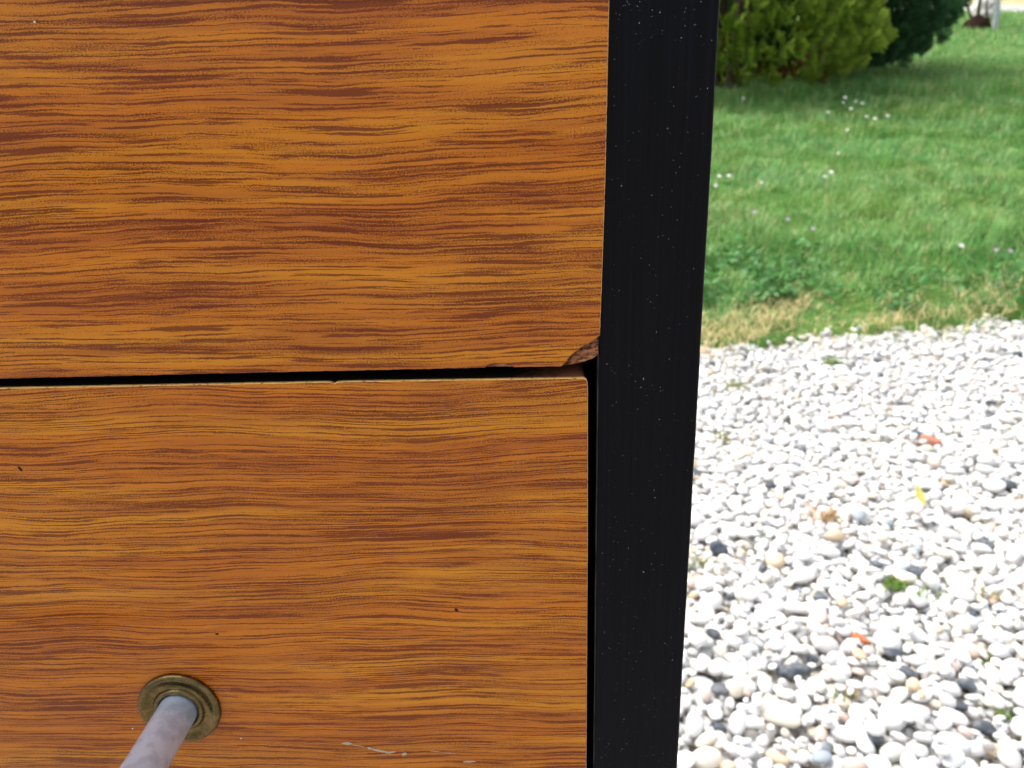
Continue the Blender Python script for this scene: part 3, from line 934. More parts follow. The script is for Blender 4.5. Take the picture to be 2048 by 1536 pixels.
def lint_mesh(name, items):
    V, F, C = [], [], []
    for (x, y, z, L, w, ang, br) in items:
        b0 = len(V)
        ca, sa = math.cos(ang), math.sin(ang)
        for (p, q) in ((-1, 0), (-0.35, 1), (0.5, 0.9), (1, 0), (0.4, -1), (-0.5, -0.8)):
            V.append(((x + p * L * ca - q * w * sa) / 1000, y / 1000, (z + p * L * sa + q * w * ca) / 1000))
            C.append((br, br, br * 0.97))
        F.append(tuple(range(b0, b0 + 6)))
    return np_mesh(name, np.array(V), np.array(F), np.array(C))
r = random.Random(5)
items = []
clusters = [(r.uniform(17, 35), r.uniform(625, 830)) for _ in range(46)]
for i in range(560):
    if r.random() < 0.25:
        cx, cz = r.choice(clusters)
        x, z = cx + r.gauss(0, 1.1), cz + r.gauss(0, 1.4)
    else:
        x, z = r.uniform(15.2, 36.6), r.uniform(615, 832)
    if not 15.3 < x < 36.5: continue
    br = 0.02 + 0.22 * r.random() ** 3
    if r.random() < 0.05: br = r.uniform(0.28, 0.5)
    L = r.uniform(0.07, 0.13) * (2.6 if r.random() < 0.12 else 1.0)
    items.append((x, -0.030, z, L, r.uniform(0.055, 0.085), r.uniform(0, math.pi), br))
obj("lint", lint_mesh("lint", items), parent=post_r, mats=[MAT['lint']], kind="stuff")
items = [(-110.1, -1.05, 646.7, 0.22, 0.2, 0, 0.8), (-81.0, -1.05, 643.1, 0.2, 0.18, 0, 0.8), (-96.6, -1.05, 820.2, 0.22, 0.2, 0, 0.7)]
for i in range(46):
    items.append((r.uniform(-140, 10), -1.05, r.uniform(630, 742), 0.09, 0.08, r.uniform(0, 3), r.uniform(0.3, 0.55)))
obj("dust", lint_mesh("dust", items[:2] + items[3:]), parent=lower, mats=[MAT['lint']], kind="stuff")
items = [items[2]] + [(r.uniform(-120, 12), -1.05, r.uniform(750, 825), 0.08, 0.07, r.uniform(0, 3), r.uniform(0.25, 0.45)) for _ in range(30)]
obj("dust", lint_mesh("dust", items), parent=upper, mats=[MAT['lint']], kind="stuff")

# ------------------------------------------------------------------ grass
def blades(x, y, z, L, W, yaw, bend, cols, segs=3):
    """curved tapering blades as one vertex/face soup; all arrays of length n"""
    n = len(x)
    t = np.linspace(0, 1, segs + 1)
    d = np.stack([np.cos(yaw), np.sin(yaw)], 1)
    side = np.stack([-np.sin(yaw), np.cos(yaw)], 1)
    V = np.zeros((n, segs * 2 + 1, 3), np.float32)
    for i in range(segs + 1):
        ang = bend * t[i]
        hx = L * (np.sin(ang) * 0.9 * t[i] + 0.05 * t[i])
        hz = L * t[i] * np.cos(ang * 0.8)
        cx = x + d[:, 0] * hx; cy = y + d[:, 1] * hx; cz = z + hz
        w = W * (1 - t[i] ** 1.6) * 0.5
        if i < segs:
            V[:, 2 * i] = np.stack([cx + side[:, 0] * w, cy + side[:, 1] * w, cz], 1)
            V[:, 2 * i + 1] = np.stack([cx - side[:, 0] * w, cy - side[:, 1] * w, cz], 1)
        else:
            V[:, 2 * i] = np.stack([cx, cy, cz], 1)
    k_ = segs * 2 + 1
    tri = []
    for i in range(segs - 1):
        a = 2 * i
        tri += [(a, a + 1, a + 3), (a, a + 3, a + 2)]
    a = 2 * (segs - 1)
    tri.append((a, a + 1, a + 2))
    F = (np.array(tri)[None] + (np.arange(n) * k_)[:, None, None]).reshape(-1, 3)
    C = np.repeat(cols, k_, axis=0)
    return V.reshape(-1, 3), F, C

def vnoise(x, y, s, seed=0.0):
    """cheap smooth noise from a few rotated sines"""
    r = np.random.default_rng(int(seed * 10) + 5)
    o = np.zeros_like(x)
    for i in range(7):
        a, ph = r.uniform(0, 6.28), r.uniform(0, 6.28)
        k_ = (1.0 + 0.6 * i) / s
        o += np.sin((x * math.cos(a) + y * math.sin(a)) * k_ * 2.2 + ph) / (1 + 0.35 * i)
    return o / 2.2

def view_right(y):   # how far right the picture reaches at that depth, with a margin
    return 0.66 * (y + 0.1) + 0.55
def view_left(y):
    return 0.22 * (y + 0.1) - 0.30

def scatter(n, y0, y1, power=1.0):
    y = y0 + (y1 - y0) * RNG.random(n) ** power
    x = view_left(y) + (view_right(y) - view_left(y)) * RNG.random(n)
    return x, y

def grass_cols(x, y):
    n = len(x)
    a = np.array([0.155, 0.385, 0.095]); b = np.array([0.230, 0.400, 0.100]); c = np.array([0.085, 0.280, 0.095]); s = np.array([0.62, 0.50, 0.25])
    p1 = np.clip(vnoise(x, y, 0.9, 1) * 0.5 + 0.5, 0, 1)[:, None]
    p2 = np.clip(vnoise(x, y, 0.35, 2) * 0.5 + 0.45, 0, 1)[:, None]
    col = a * (1 - p1) + b * p1
    col = col * (1 - 0.55 * p2) + c * 0.55 * p2
    col *= RNG.uniform(0.60, 1.30, (n, 1))
    pale = RNG.random(n) < 0.16
    col[pale] = np.array([0.38, 0.52, 0.20]) * RNG.uniform(0.8, 1.25, (pale.sum(), 1))
    strawp = 0.05 + 0.16 * np.clip(vnoise(x, y, 0.5, 3) - 0.35, 0, 1)
    edge = np.clip(1 - (y - edge_y(x)) / 0.42, 0, 1)
    strawp = strawp + np.interp(x, [0.9, 1.2], [0.60, 0.22]) * edge * np.clip(0.75 + 1.1 * vnoise(x, y, 0.20, 31), 0.05, 1.6)
    isS = RNG.random(n) < strawp
    col[isS] = s * RNG.uniform(0.65, 1.25, (isS.sum(), 1)) + RNG.normal(0, 0.015, (isS.sum(), 3))
    return np.clip(col, 0.01, 0.9), isS

parts = []
def add_blades(x, y, L, W, bend, segs):
    cols, isS = grass_cols(x, y)
    b = bend.copy(); b[isS] *= 1.5
    # blades lean in loose swirls, so that the lawn shows tufts
    yaw = vnoise(x, y, 0.30, 7) * 3.2 + RNG.normal(0, 0.9, len(x))
    parts.append(blades(x, y, H(x, y) - 0.012, L, W, yaw, b, cols, segs))
x, y = scatter(62000, 2.02, 5.2)
keep = y > edge_y(x) + RNG.normal(0.02, 0.09, len(x)); x, y = x[keep], y[keep]
thin = np.clip((y - edge_y(x)) / 0.35, 0.25, 1); keep = RNG.random(len(x)) < thin; x, y = x[keep], y[keep]
hgt = 0.75 + 0.35 * vnoise(x, y, 0.25, 4) + 0.15 * vnoise(x, y, 0.9, 5)
ed = np.clip((y - edge_y(x)) / 0.6, 0.45, 1)
add_blades(x, y, np.clip(RNG.normal(0.058, 0.018, len(x)) * hgt * ed, 0.012, 0.12), RNG.uniform(0.0028, 0.0055, len(x)), np.abs(RNG.normal(0.75, 0.45, len(x))), 3)
x, y = scatter(90000, 5.2, 11.0)
hgt = 0.75 + 0.35 * vnoise(x, y, 0.3, 4)
add_blades(x, y, np.clip(RNG.normal(0.062, 0.02, len(x)) * hgt, 0.015, 0.13), RNG.uniform(0.0040, 0.0075, len(x)), np.abs(RNG.normal(0.7, 0.4, len(x))), 2)
x, y = scatter(60000, 11.0, 21.0)
keep = y < np.interp(x, line[::-1, 0], line[::-1, 1]) - 0.25; x, y = x[keep], y[keep]
add_blades(x, y, np.clip(RNG.normal(0.065, 0.02, len(x)), 0.02, 0.12), RNG.uniform(0.010, 0.018, len(x)), np.abs(RNG.normal(0.6, 0.4, len(x))), 1)
# taller unmown tufts at the foot of the shrubs
x = RNG.uniform(1.3, 4.2, 5000); y = 6.95 + RNG.normal(0, 0.22, 5000) + 0.12 * np.sin(x * 3)
add_blades(x, y, RNG.uniform(0.08, 0.22, len(x)) * (0.6 + 0.5 * np.clip(vnoise(x, y, 0.25, 8), 0, 1)), RNG.uniform(0.004, 0.007, len(x)), np.abs(RNG.normal(0.5, 0.3, len(x))), 3)
V, F, C = [], [], []
c0 = 0
for v, f, c in parts:
    V.append(v); F.append(f + c0); C.append(c); c0 += len(v)
obj("grass", np_mesh("grass", np.concatenate(V), np.concatenate(F), np.concatenate(C)), mats=[MAT['grass']], kind="stuff",
    label="short green grass blades covering the lawn", cat="grass")

# dry straw lying flat along the gravel edge
n = 5200
x = RNG.uniform(0.05, 2.3, n)
y = edge_y(x) + RNG.normal(0.12, 0.11, n) + 0.05 * np.sin(x * 9)
keep = (vnoise(x, y, 0.16, 12) + np.where(x < 0.95, 0.35, -0.1)) > 0.0
x, y = x[keep], y[keep]
cols = np.array([0.72, 0.58, 0.30]) * RNG.uniform(0.6, 1.3, (len(x), 1)) + RNG.normal(0, 0.015, (len(x), 3))
gg = RNG.random(len(x)) < np.interp(x, [0.9, 1.2], [0.18, 0.5])
cols[gg] = np.array([0.14, 0.24, 0.05]) * RNG.uniform(0.7, 1.3, (gg.sum(), 1))
v, f, c = blades(x, y, np.maximum(H(x, y), 0.0) + 0.002, RNG.uniform(0.03, 0.075, len(x)), RNG.uniform(0.0018, 0.0034, len(x)), RNG.uniform(0, 6.28, len(x)), RNG.uniform(1.0, 2.3, len(x)), np.clip(cols, 0.02, 0.9), 3)
obj("dry_straw", np_mesh("dry_straw", v, f, c), mats=[MAT['grass']], kind="stuff", label="dry yellow straw and dead grass along the gravel edge", cat="straw")

# broad-leaved ground cover at the left end of the lawn edge
def leaf_soup(x, y, z, r, cols, tilt):
    n = len(x)
    k_ = 8
    a = np.linspace(0, 2 * math.pi, k_ - 1, endpoint=False)
    yaw = RNG.uniform(0, 6.28, n)
    tx_ = RNG.normal(0, tilt, n); ty_ = RNG.normal(0, tilt, n)
    V = np.zeros((n, k_, 3), np.float32)
    V[:, 0] = np.stack([x, y, z - r * 0.12], 1)
    for i, aa in enumerate(a):
        rr = r * (1.0 if i % 2 else 0.84) * (0.75 if i == 0 else 1)
        px, py = rr * np.cos(aa + yaw), rr * np.sin(aa + yaw) * 0.9
        V[:, i + 1] = np.stack([x + px, y + py, z + px * tx_ + py * ty_], 1)
    tri = [(0, i + 1, (i + 1) % (k_ - 1) + 1) for i in range(k_ - 1)]
    F = (np.array(tri)[None] + (np.arange(n) * k_)[:, None, None]).reshape(-1, 3)
    return V.reshape(-1, 3), F, np.repeat(cols, k_, axis=0)
n = 14000
x = RNG.uniform(0.30, 2.2, n)
y = 2.30 + 0.80 * RNG.random(n) ** 1.2
mask = np.interp(x, [0.3, 0.6, 0.95, 1.10, 1.30, 2.2], [1, 1, 0.9, 0.4, 0.30, 0.55]) * np.where(x < 1.15, np.clip((y - 2.40) / 0.05, 0, 1), np.clip((2.75 - y) / 0.15, 0, 1)) * np.clip((3.10 - y) / 0.3, 0, 1)
keep = RNG.random(n) < mask * np.clip(0.65 + 0.8 * vnoise(x, y, 0.12, 21), 0, 1)
x, y = x[keep], y[keep]
z = H(x, y) + RNG.uniform(0.005, 0.055, len(x)) * (0.7 + 0.5 * np.clip(vnoise(x, y, 0.15, 22), -0.6, 1))
cols = np.array([0.075, 0.215, 0.050]) * RNG.uniform(0.6, 1.45, (len(x), 1)) + RNG.normal(0, 0.008, (len(x), 3))
v, f, c = leaf_soup(x, y, z, RNG.uniform(0.006, 0.013, len(x)), np.clip(cols, 0.01, 1), 0.5)
obj("ground_cover", np_mesh("ground_cover", v, f, c), mats=[MAT['leaf']], kind="stuff", label="dark green broad leaved weeds between lawn and gravel", cat="weeds")

# ------------------------------------------------------------------ daisies and lilac flowers
def petal_ring(n, L, w, lift):
    bm = bmesh.new()
    for i in range(n):
        a = 2 * math.pi * i / n
        ca, sa = math.cos(a), math.sin(a)
        prof = [(0.12, 0.25), (0.45, 0.9), (0.8, 1.0), (1.0, 0.45)]
        L_, R2 = [], []
        for t, ww in prof:
            rr, q, z = L * t, w * ww * 0.5, lift * t * t
            L_.append(bm.verts.new((rr * ca - q * sa, rr * sa + q * ca, z)))
            R2.append(bm.verts.new((rr * ca + q * sa, rr * sa - q * ca, z)))
        for j in range(3):
            bm.faces.new((L_[j], R2[j], R2[j + 1], L_[j + 1]))
    return bm
petal_me = bm_mesh("petals", petal_ring(16, 0.0115, 0.0042, 0.002)); petal_me.materials.append(MAT['petal'])
lil_me = bm_mesh("petals", petal_ring(5, 0.009, 0.008, 0.003)); lil_me.materials.append(MAT['lilac'])
bm = bmesh.new(); bmesh.ops.create_icosphere(bm, subdivisions=2, radius=0.0036, matrix=Matrix.Diagonal((1, 1, 0.6, 1)))
disc_me = bm_mesh("flower_disc", bm); disc_me.materials.append(MAT['flower_disc'])
bm = bmesh.new(); bmesh.ops.create_cone(bm, cap_ends=True, segments=6, radius1=0.0011, radius2=0.0008, depth=1.0, matrix=Matrix.Translation((0, 0, -0.5)))
stem_me = bm_mesh("stem", bm); stem_me.materials.append(MAT['stem'])

def flower(name, x, y, hgt, pm, label, cat, group, scale=1.0):
    z = float(H(x, y))
    t = empty(name, (x, y, z), label=label, cat=cat, group=group)
    p_ = obj("petals", pm, parent=t); d_ = obj("flower_disc", disc_me, parent=t); s_ = obj("stem", stem_me, parent=t)
    for q in (p_, d_):
        q.location = (0, 0, hgt); q.rotation_euler = (random.uniform(0.3, 0.8), random.uniform(-0.4, 0.4), random.uniform(-0.3, 0.3)); q.scale = (scale,) * 3
    s_.location = (0, 0, hgt - 0.001); s_.scale = (1, 1, hgt + 0.01)
    return t
G_D = "white daisies in the lawn"
DAISY = [(1.696, 6.408, "lone white daisy nearest the golden shrub beside the black post"),
         (2.383, 6.122, "farthest white daisy of the loose patch below the shrubs"),
         (2.304, 5.933, "small white daisy just below the farthest one of the patch"),
         (2.386, 5.92, "left one of two white daisies touching each other"),
         (2.42, 5.875, "right one of two white daisies touching each other"),
         (2.255, 5.651, "brightest white daisy in the middle of the patch"),
         (2.065, 5.563, "leftmost white daisy of the loose patch below the shrubs"),
         (2.268, 5.401, "pale white daisy at the lower edge of the patch, left of two more"),
         (2.272, 5.276, "white daisy nearest the viewer in the patch below the shrubs"),
         (2.397, 5.382, "rightmost white daisy of the loose patch below the shrubs"),
         (1.97, 4.94, "faint white daisy standing alone below the patch"),
         (1.67, 4.251, "single white daisy in the middle of the open lawn"),
         (0.929, 3.791, "left one of the two big white daisies beside the black post"),
         (0.977, 3.796, "right, brighter one of the two big white daisies beside the black post"),
         (0.879, 3.64, "small daisy half behind the post below the two big ones"),
         (1.093, 3.639, "small lone daisy right of the pair beside the black post"),
         (1.423, 3.734, "left one of two daisies in the near middle of the lawn"),
         (1.464, 3.768, "right one of two daisies in the near middle of the lawn"),
         (1.541, 2.657, "white daisy in the weeds at the right end of the gravel edge")]
for (x, y, lab) in DAISY:
    flower("daisy", x, y, random.uniform(0.088, 0.112), petal_me, lab, "daisy", G_D, random.uniform(0.75, 1.05) * (1.1 if y > 5 else 0.9))
LILAC = [(0.956, 3.229, "lilac flower in the grass above the dark weeds"), (1.061, 3.11, "lilac flower on the top edge of the dark weeds"),
         (1.676, 2.675, "left lilac flower of two near the right picture edge"), (1.72, 2.658, "right lilac flower of two near the right picture edge"),
         (1.121, 2.976, "lilac flower deep in the dark weeds")]
for (x, y, lab) in LILAC:
    flower("lilac_flower", x, y, 0.085, lil_me, lab, "flower", "lilac flowers by the gravel edge")

# ------------------------------------------------------------------ weeds and fragments on the gravel
def tuft(x, y, n, L, green, label, leafy=False):
    z = float(h_at(x, y)) - 0.004
    t = empty("weed_tuft", (x, y, z), label=label, cat="weed", group="small weeds growing in the gravel")
    px = RNG.normal(0, L * 0.33, n); py = RNG.normal(0, L * 0.25, n)
    base = np.array([0.16, 0.26, 0.06]) if green > 0.5 else np.array([0.30, 0.26, 0.06])
    cols = np.clip(base * RNG.uniform(0.6, 1.4, (n, 1)), 0.01, 0.8)
    dry = RNG.random(n) > green
    cols[dry] = np.array([0.42, 0.28, 0.08]) * RNG.uniform(0.7, 1.2, (dry.sum(), 1))
    v, f, c = blades(px, py, np.zeros(n), L * RNG.uniform(0.6, 1.2, n), RNG.uniform(0.0018, 0.0034, n), RNG.uniform(0, 6.28, n), RNG.uniform(0.4, 1.6, n), cols, 3)
    obj("blades", np_mesh("blades", v, f, c), parent=t, mats=[MAT['grass']])
    if leafy:
        k_ = n // 2
        v, f, c = leaf_soup(RNG.normal(0, L * 0.4, k_), RNG.normal(0, L * 0.3, k_), RNG.uniform(0.008, L * 0.5, k_), RNG.uniform(0.003, 0.006, k_), np.clip(np.array([0.12, 0.24, 0.04]) * RNG.uniform(0.6, 1.4, (k_, 1)), 0, 1), 0.6)
        obj("leaves", np_mesh("leaves", v, f, c), parent=t, mats=[MAT['leaf']])
    return t
TUFTS = [(0.845, 1.919, 70, 0.040, 0.9, "widest green weed on the gravel, just below the lawn edge", True),
         (0.525, 1.75, 60, 0.036, 0.7, "yellow green grass tuft on the gravel beside the black post", False),
         (0.428, 1.471, 30, 0.030, 0.6, "thin weed with brown blades close to the black post", False),
         (0.579, 0.921, 70, 0.026, 0.75, "mossy green weed in front of a dark grey pebble", True),
         (0.603, 0.881, 12, 0.032, 0.8, "thin upright green weed just below the mossy one", False),
         (0.267, 0.994, 24, 0.030, 0.6, "olive weed touching the edge of the black post", False),
         (0.707, 0.9, 16, 0.024, 0.5, "faint weed above a tan pebble toward the right picture edge", False),
         (0.652, 0.777, 24, 0.022, 0.45, "brownish weed low at the right picture edge", True),
         (0.409, 0.681, 14, 0.024, 0.7, "thin green weed between the large pale pebbles at bottom centre", False),
         (0.605, 0.667, 18, 0.020, 0.7, "small olive weed in the bottom right corner", True),
         (0.413, 1.073, 12, 0.020, 0.8, "tiny green shoot amid small white pebbles near the red brick chip", False),
         (0.658, 1.568, 16, 0.024, 0.7, "small shoot between the pebbles a hand below the widest weed", False)]
for (x, y, n, L, gr, lab, lf) in TUFTS:
    tuft(x, y, n, L, gr, lab, lf)

def shard(name, x, y, sx, sy, sz, mat, label, cat, seed, yaw, tilt=0.15):
    r = random.Random(seed)
    bm = bmesh.new()
    pts = [Vector((r.uniform(-1, 1), r.uniform(-1, 1), r.choice((-1, 1)) * r.uniform(0.6, 1))) for _ in range(16)]
    for p_ in pts: bm.verts.new((p_.x * sx, p_.y * sy, p_.z * sz))
    bmesh.ops.convex_hull(bm, input=bm.verts)
    for vv in [v for v in bm.verts if not v.link_faces]: bm.verts.remove(vv)
    bmesh.ops.bevel(bm, geom=list(bm.edges), offset=min(sx, sy, sz) * 0.14, segments=2, affect='EDGES', profile=0.6)
    o = obj(name, bm_mesh(name, bm), mats=[mat], label=label, cat=cat)
    o.location = (x, y, float(h_at(x, y)) + sz * (0.75 if sx > 0.02 else 0.3))
    o.rotation_euler = (tilt, 0.1, yaw)
    return o
shard("brick_fragment", 0.867, 1.419, 0.030, 0.014, 0.011, MAT['brick'], "long reddish brick fragment on the far gravel", "brick", 3, -0.35)
shard("brick_fragment", 0.476, 0.997, 0.0155, 0.0115, 0.008, MAT['brick'], "dull red brick chip lying in mid gravel", "brick", 8, 0.5, 0.4)
shard("tile_fragment", 0.479, 0.803, 0.0145, 0.009, 0.008, MAT['orange'], "bright orange clay tile shard behind a white pebble", "tile", 5, -0.4)

bm = bmesh.new()                                  # fallen yellow leaf, curled
vs = {}
for i in range(9):
    t = i / 8
    w = 0.0095 * math.sin(math.pi * min(1, t * 1.02)) ** 0.8 + 0.0003
    for j in (-1, 0, 1):
        vs[i, j] = bm.verts.new((w * j, (t - 0.5) * 0.044, 0.004 * math.cos(t * 3.1) + 0.0025 * abs(j)))
for i in range(8):
    for j in (-1, 0):
        bm.faces.new((vs[i, j], vs[i, j + 1], vs[i + 1, j + 1], vs[i + 1, j]))
o = obj("fallen_leaf", bm_mesh("fallen_leaf", bm), mats=[MAT['yellow_leaf']], smooth=True, label="bright yellow fallen leaf standing between pebbles", cat="leaf")
o.location = (0.742, 1.192, float(h_at(0.742, 1.192)) + 0.008)
o.rotation_euler = (0.9, 0.2, 0.25)
n = 40
v, f, c = blades(RNG.normal(0, 0.016, n), RNG.normal(0, 0.012, n), np.full(n, 0.004), RNG.uniform(0.015, 0.045, n), RNG.uniform(0.002, 0.0035, n), RNG.uniform(0, 6.28, n), RNG.uniform(1.3, 1.9, n),
                 np.array([0.44, 0.24, 0.06]) * RNG.uniform(0.6, 1.2, (n, 1)), 3)
o = obj("straw_wisp", np_mesh("straw_wisp", v, f, c), mats=[MAT['grass']], label="wisp of brown straw lying on the white pebbles", cat="straw")
o.location = (0.536, 1.131, float(h_at(0.536, 1.131)) - 0.004)

# ------------------------------------------------------------------ shrubs
def spray(seed, n_side=7, L=0.12):
    """flat ferny conifer spray along +X in the XZ plane: stem with shorter side twigs, each a few scale quads"""
    r = random.Random(seed)
    V, F = [], []
    def twig(p, d, l, w):
        s_ = np.array([-d[2], 0, d[0]])
        bend = r.uniform(-0.25, 0.25)
        a = [p - s_ * w * 0.3, p + d * l * 0.5 - s_ * w + s_ * bend * l * 0.2, p + d * l + s_ * bend * l * 0.4, p + d * l * 0.5 + s_ * w + s_ * bend * l * 0.2]
        for q in a: q[1] += r.uniform(-1, 1) * w * 0.9
        b0 = len(V); V.extend(a); F.append((b0, b0 + 1, b0 + 2)); F.append((b0, b0 + 2, b0 + 3))
    twig(np.zeros(3), np.array([1.0, 0, 0]), L, 0.006)
    for i in range(n_side):
        t = (i + 0.6) / (n_side + 0.6)
        for sgn in (-1, 1):
            a = sgn * r.uniform(0.45, 0.85)
            d = np.array([math.cos(a), 0, math.sin(a)])
            l = L * (0.62 - 0.45 * t) * r.uniform(0.75, 1.2)
            p = np.array([L * t * 0.9, r.uniform(-0.006, 0.006), 0.0])
            twig(p, d, l, 0.0062)
            for k_ in (0.4, 0.7):
                a2 = a + sgn * r.choice((-0.6, 0.6))
                twig(p + d * l * k_, np.array([math.cos(a2), 0, math.sin(a2)]), l * 0.45, 0.005)
    return np.array(V, np.float32), np.array(F, np.int32)
SPRAYS = [spray(i) for i in range(5)]

def shrub(name, x, y, prof, n, tone, seed, label, size_k=1.0, droop=0.0, dead_k=1.0):
    """crown follows a (height, radius) profile; sprays sit in the outer shell, thinning inward, in uneven lobes"""
    r = np.random.default_rng(seed)
    base = float(H(x, y))
    root = empty(name, (x, y, base), label=label, cat="shrub")
    hs = np.array([p_[0] for p_ in prof]); rs = np.array([p_[1] for p_ in prof])
    Vs, Fs, Cs = [], [], []
    c0 = 0
    hh = r.uniform(hs[0], hs[-1], n * 3)
    rad = np.interp(hh, hs, rs)
    keep = r.random(len(hh)) < (rad / rs.max())
    hh = hh[keep][:n]
    for h_ in hh:
        R0 = np.interp(h_, hs, rs)
        a = r.uniform(0, 2 * math.pi)
        lob = 1 + 0.10 * math.sin(3 * a + h_ * 2.3 + seed) + 0.11 * mnoise.noise(Vector((math.cos(a) * 2.2, math.sin(a) * 2.2, h_ * 2.6 + seed)))
        lob += 0.10 * mnoise.noise(Vector((math.cos(a) * 6, math.sin(a) * 6, h_ * 6 + seed)))
        depth = r.random() ** 2.2 * 0.38
        q = R0 * lob * (1 - depth)
        P_ = np.array([q * math.cos(a), q * math.sin(a), h_])
        out = np.array([math.cos(a), math.sin(a), 0.0])
        elev = r.normal(0.75 - droop, 0.35)
        d = out * math.cos(elev) + np.array([0, 0, math.sin(elev)])
        side = np.array([-math.sin(a), math.cos(a), 0])
        d = d + side * r.normal(0, 0.35); d /= np.linalg.norm(d)
        tw = r.normal(0, 0.7)
        upv = np.cross(d, side); upv /= np.linalg.norm(upv)
        s2 = np.cross(upv, d)
        zz = upv * math.cos(tw) + s2 * math.sin(tw)
        yy = np.cross(zz, d)
        k_ = r.uniform(0.75, 1.5) * size_k
        v, f = SPRAYS[r.integers(0, 5)]
        w = (v[:, :1] * d + v[:, 1:2] * yy + v[:, 2:] * zz) * k_ + P_
        Vs.append(w); Fs.append(f + c0); c0 += len(w)
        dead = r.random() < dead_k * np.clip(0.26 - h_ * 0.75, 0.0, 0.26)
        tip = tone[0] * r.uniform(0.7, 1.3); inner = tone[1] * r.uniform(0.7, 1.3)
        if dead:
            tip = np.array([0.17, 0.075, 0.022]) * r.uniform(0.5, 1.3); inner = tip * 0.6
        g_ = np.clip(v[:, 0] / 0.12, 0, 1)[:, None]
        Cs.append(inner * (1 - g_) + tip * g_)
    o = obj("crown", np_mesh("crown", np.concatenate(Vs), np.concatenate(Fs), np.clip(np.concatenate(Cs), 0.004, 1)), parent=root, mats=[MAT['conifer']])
    # several stems fanning up through the crown
    bm = bmesh.new()
    for i in range(9):
        a = r.uniform(0, 6.28); lean = r.uniform(0.05, 0.3) * rs.max()
        prev = None
        for t in np.linspace(0, 1, 8):
            R0 = 0.05 * (1 - t) + 0.008
            cx = math.cos(a) * (0.08 + lean * t ** 0.7); cy = math.sin(a) * (0.08 + lean * t ** 0.7); cz = -0.05 + t * hs[-1] * 0.8
            ring = [bm.verts.new((cx + R0 * math.cos(q), cy + R0 * math.sin(q), cz)) for q in np.linspace(0, 2 * math.pi, 8, endpoint=False)]
            if prev:
                for k_ in range(8):
                    bm.faces.new((prev[k_], prev[(k_ + 1) % 8], ring[(k_ + 1) % 8], ring[k_]))
            prev = ring
    obj("trunk", bm_mesh("trunk", bm), parent=root, mats=[MAT['bark']], smooth=True)
    return root
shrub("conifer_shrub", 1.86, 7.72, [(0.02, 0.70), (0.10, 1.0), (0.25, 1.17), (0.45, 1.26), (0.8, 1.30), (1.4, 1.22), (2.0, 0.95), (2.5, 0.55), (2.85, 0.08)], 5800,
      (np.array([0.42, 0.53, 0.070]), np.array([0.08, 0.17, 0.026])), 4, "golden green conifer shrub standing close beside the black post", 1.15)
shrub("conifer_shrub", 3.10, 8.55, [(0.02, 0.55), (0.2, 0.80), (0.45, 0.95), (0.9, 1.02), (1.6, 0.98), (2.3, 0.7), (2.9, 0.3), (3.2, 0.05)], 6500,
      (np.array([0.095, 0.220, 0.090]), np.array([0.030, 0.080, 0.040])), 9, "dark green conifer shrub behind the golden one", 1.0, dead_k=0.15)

# ------------------------------------------------------------------ far end of the lawn
def tube(bm, pts, radii, seg=8):
    prev = None
    P_ = [Vector(p_) for p_ in pts]
    for i, p_ in enumerate(P_):
        t = (P_[min(i + 1, len(P_) - 1)] - P_[max(i - 1, 0)]).normalized()
        a = t.cross(Vector((0.3, 1, 0.1))).normalized(); b = t.cross(a)
        ring = [bm.verts.new(p_ + (a * math.cos(q) + b * math.sin(q)) * radii[i]) for q in np.linspace(0, 2 * math.pi, seg, endpoint=False)]
        if prev:
            for k_ in range(seg):
                bm.faces.new((prev[k_], prev[(k_ + 1) % seg], ring[(k_ + 1) % seg], ring[k_]))
        prev = ring
    return prev

tx_, ty_ = 7.03, 13.3
tree = empty("young_tree", (tx_, ty_, float(H(tx_, ty_))), label="young tree with several thin stems rising from dark mulch", cat="tree")
bm = bmesh.new()
bmesh.ops.create_icosphere(bm, subdivisions=4, radius=1.0)
for v in bm.verts:
    k_ = 1 + 0.22 * mnoise.noise(v.co * 2.3) + 0.10 * mnoise.noise(v.co * 7)
    v.co = Vector((v.co.x * 0.20 * k_, v.co.y * 0.19 * k_, max(-0.03, v.co.z * 0.19 * k_)))
obj("mulch_mound", bm_mesh("mulch_mound", bm), parent=tree, mats=[MAT['mulch']], smooth=True)
stems = [((0, 0, 0), (-0.02, 0, 0.3), (-0.06, 0, 0.9), (-0.03, 0.05, 1.9), 0.032), ((-0.06, 0, 0.05), (-0.16, 0, 0.26), (-0.30, 0.03, 0.46), (-0.45, 0.1, 0.9), 0.022),
         ((0.04, 0, 0.08), (0.10, -0.02, 0.25), (0.24, -0.03, 0.46), (0.5, 0, 1.1), 0.012), ((-0.02, 0.02, 0.1), (0.01, 0.05, 0.4), (0.12, 0.15, 1.0), (0.3, 0.3, 1.7), 0.016), ((0.12, 0.0, 0.0), (0.14, 0, 0.14), (0.10, 0, 0.26), (0.08, 0.05, 0.6), 0.022)]
bm = bmesh.new()
for s_ in stems:
    pts = np.array(s_[:4]); t = np.linspace(0, 1, 14); tk = np.array([0, 0.3, 0.6, 1.0])
    pp = [(np.interp(q, tk, pts[:, 0]) + 0.006 * math.sin(q * 17), np.interp(q, tk, pts[:, 1]), np.interp(q, tk, pts[:, 2])) for q in t]
    tube(bm, pp, [s_[4] * (1 - 0.65 * q) for q in t])
obj("trunk", bm_mesh("trunk", bm), parent=tree, mats=[MAT['bark']], smooth=True)
n = 2600
a = RNG.uniform(0, 6.28, n); zz = RNG.uniform(0.75, 2.6, n); rr = np.interp(zz, [0.75, 1.3, 2.0, 2.6], [0.45, 0.85, 0.75, 0.15]) * np.sqrt(RNG.random(n))
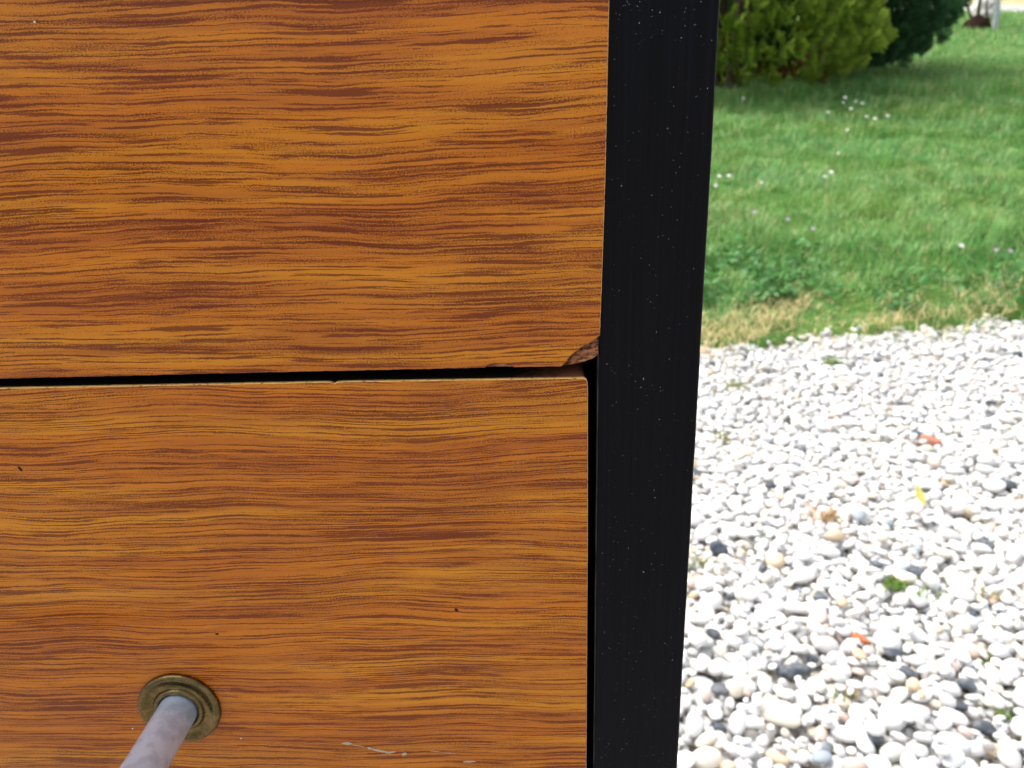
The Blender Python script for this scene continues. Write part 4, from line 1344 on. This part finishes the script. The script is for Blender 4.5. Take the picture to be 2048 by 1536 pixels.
v, f, c = leaf_soup(rr * np.cos(a), rr * np.sin(a), zz, RNG.uniform(0.018, 0.035, n), np.clip(np.array([0.10, 0.20, 0.045]) * RNG.uniform(0.5, 1.5, (n, 1)), 0, 1), 0.9)
obj("crown", np_mesh("crown", v, f, c), parent=tree, mats=[MAT['leaf']])

px_, py_ = 7.13, 12.95
post = empty("fence_post", (px_, py_, float(H(px_, py_))), label="pale grey metal post beside the young tree", cat="post")
bm = bmesh.new()
tube(bm, [(0, 0, -0.1), (-0.02, 0, 0.2), (-0.055, 0, 0.45), (-0.14, 0, 1.1), (-0.20, 0, 1.6)], [0.042] * 5, 20)
obj("shaft", bm_mesh("shaft", bm), parent=post, mats=[MAT['post']], smooth=True)
bm = bmesh.new()
bmesh.ops.create_icosphere(bm, subdivisions=3, radius=0.047, matrix=Matrix.Translation((-0.20, 0, 1.6)))
obj("cap", bm_mesh("cap", bm), parent=post, mats=[MAT['post']], smooth=True)

bm = bmesh.new()
bmesh.ops.create_icosphere(bm, subdivisions=4, radius=1.0)
for v in bm.verts:
    k_ = 1 + 0.25 * mnoise.noise(v.co * 1.7 + Vector((4, 4, 4))) + 0.08 * mnoise.noise(v.co * 6)
    v.co = Vector((v.co.x * 0.22 * k_, v.co.y * 0.2 * k_, v.co.z * 0.24 * k_))
o = obj("boulder", bm_mesh("boulder", bm), mats=[MAT['concrete']], smooth=True, label="pale pinkish boulder behind the young tree", cat="boulder")
o.location = (8.0, 15.0, float(H(8.0, 15.0)) + 0.10)

def hedge(name, pts, label):
    root = empty(name, (pts[0][0], pts[0][1], float(H(*pts[0]))), label=label, cat="hedge")
    L = np.linspace(0, 1, 60)
    n = 9000
    t = RNG.random(n)
    x = pts[0][0] + (pts[1][0] - pts[0][0]) * t; y = pts[0][1] + (pts[1][1] - pts[0][1]) * t
    bump = 1 + 0.15 * np.sin(t * 40) + 0.1 * np.sin(t * 97)
    a = RNG.uniform(0, math.pi, n); q = 0.75 + 0.25 * np.sqrt(RNG.random(n))
    ox = 0.7 * q * np.cos(a) * bump; oz = 1.5 * q * np.sin(a) * bump
    v, f, c = leaf_soup(x - pts[0][0], y + ox - pts[0][1], H(x, y) - float(H(*pts[0])) + oz, RNG.uniform(0.04, 0.09, n), np.clip(np.array([0.07, 0.105, 0.03]) * RNG.uniform(0.4, 1.5, (n, 1)), 0, 1), 0.9)
    obj("foliage", np_mesh("foliage", v, f, c), parent=root, mats=[MAT['leaf']])
    return root
hedge("hedge", ((4.0, 25.5), (26.0, 17.5)), "dark hedge along the far side of the sandy track")
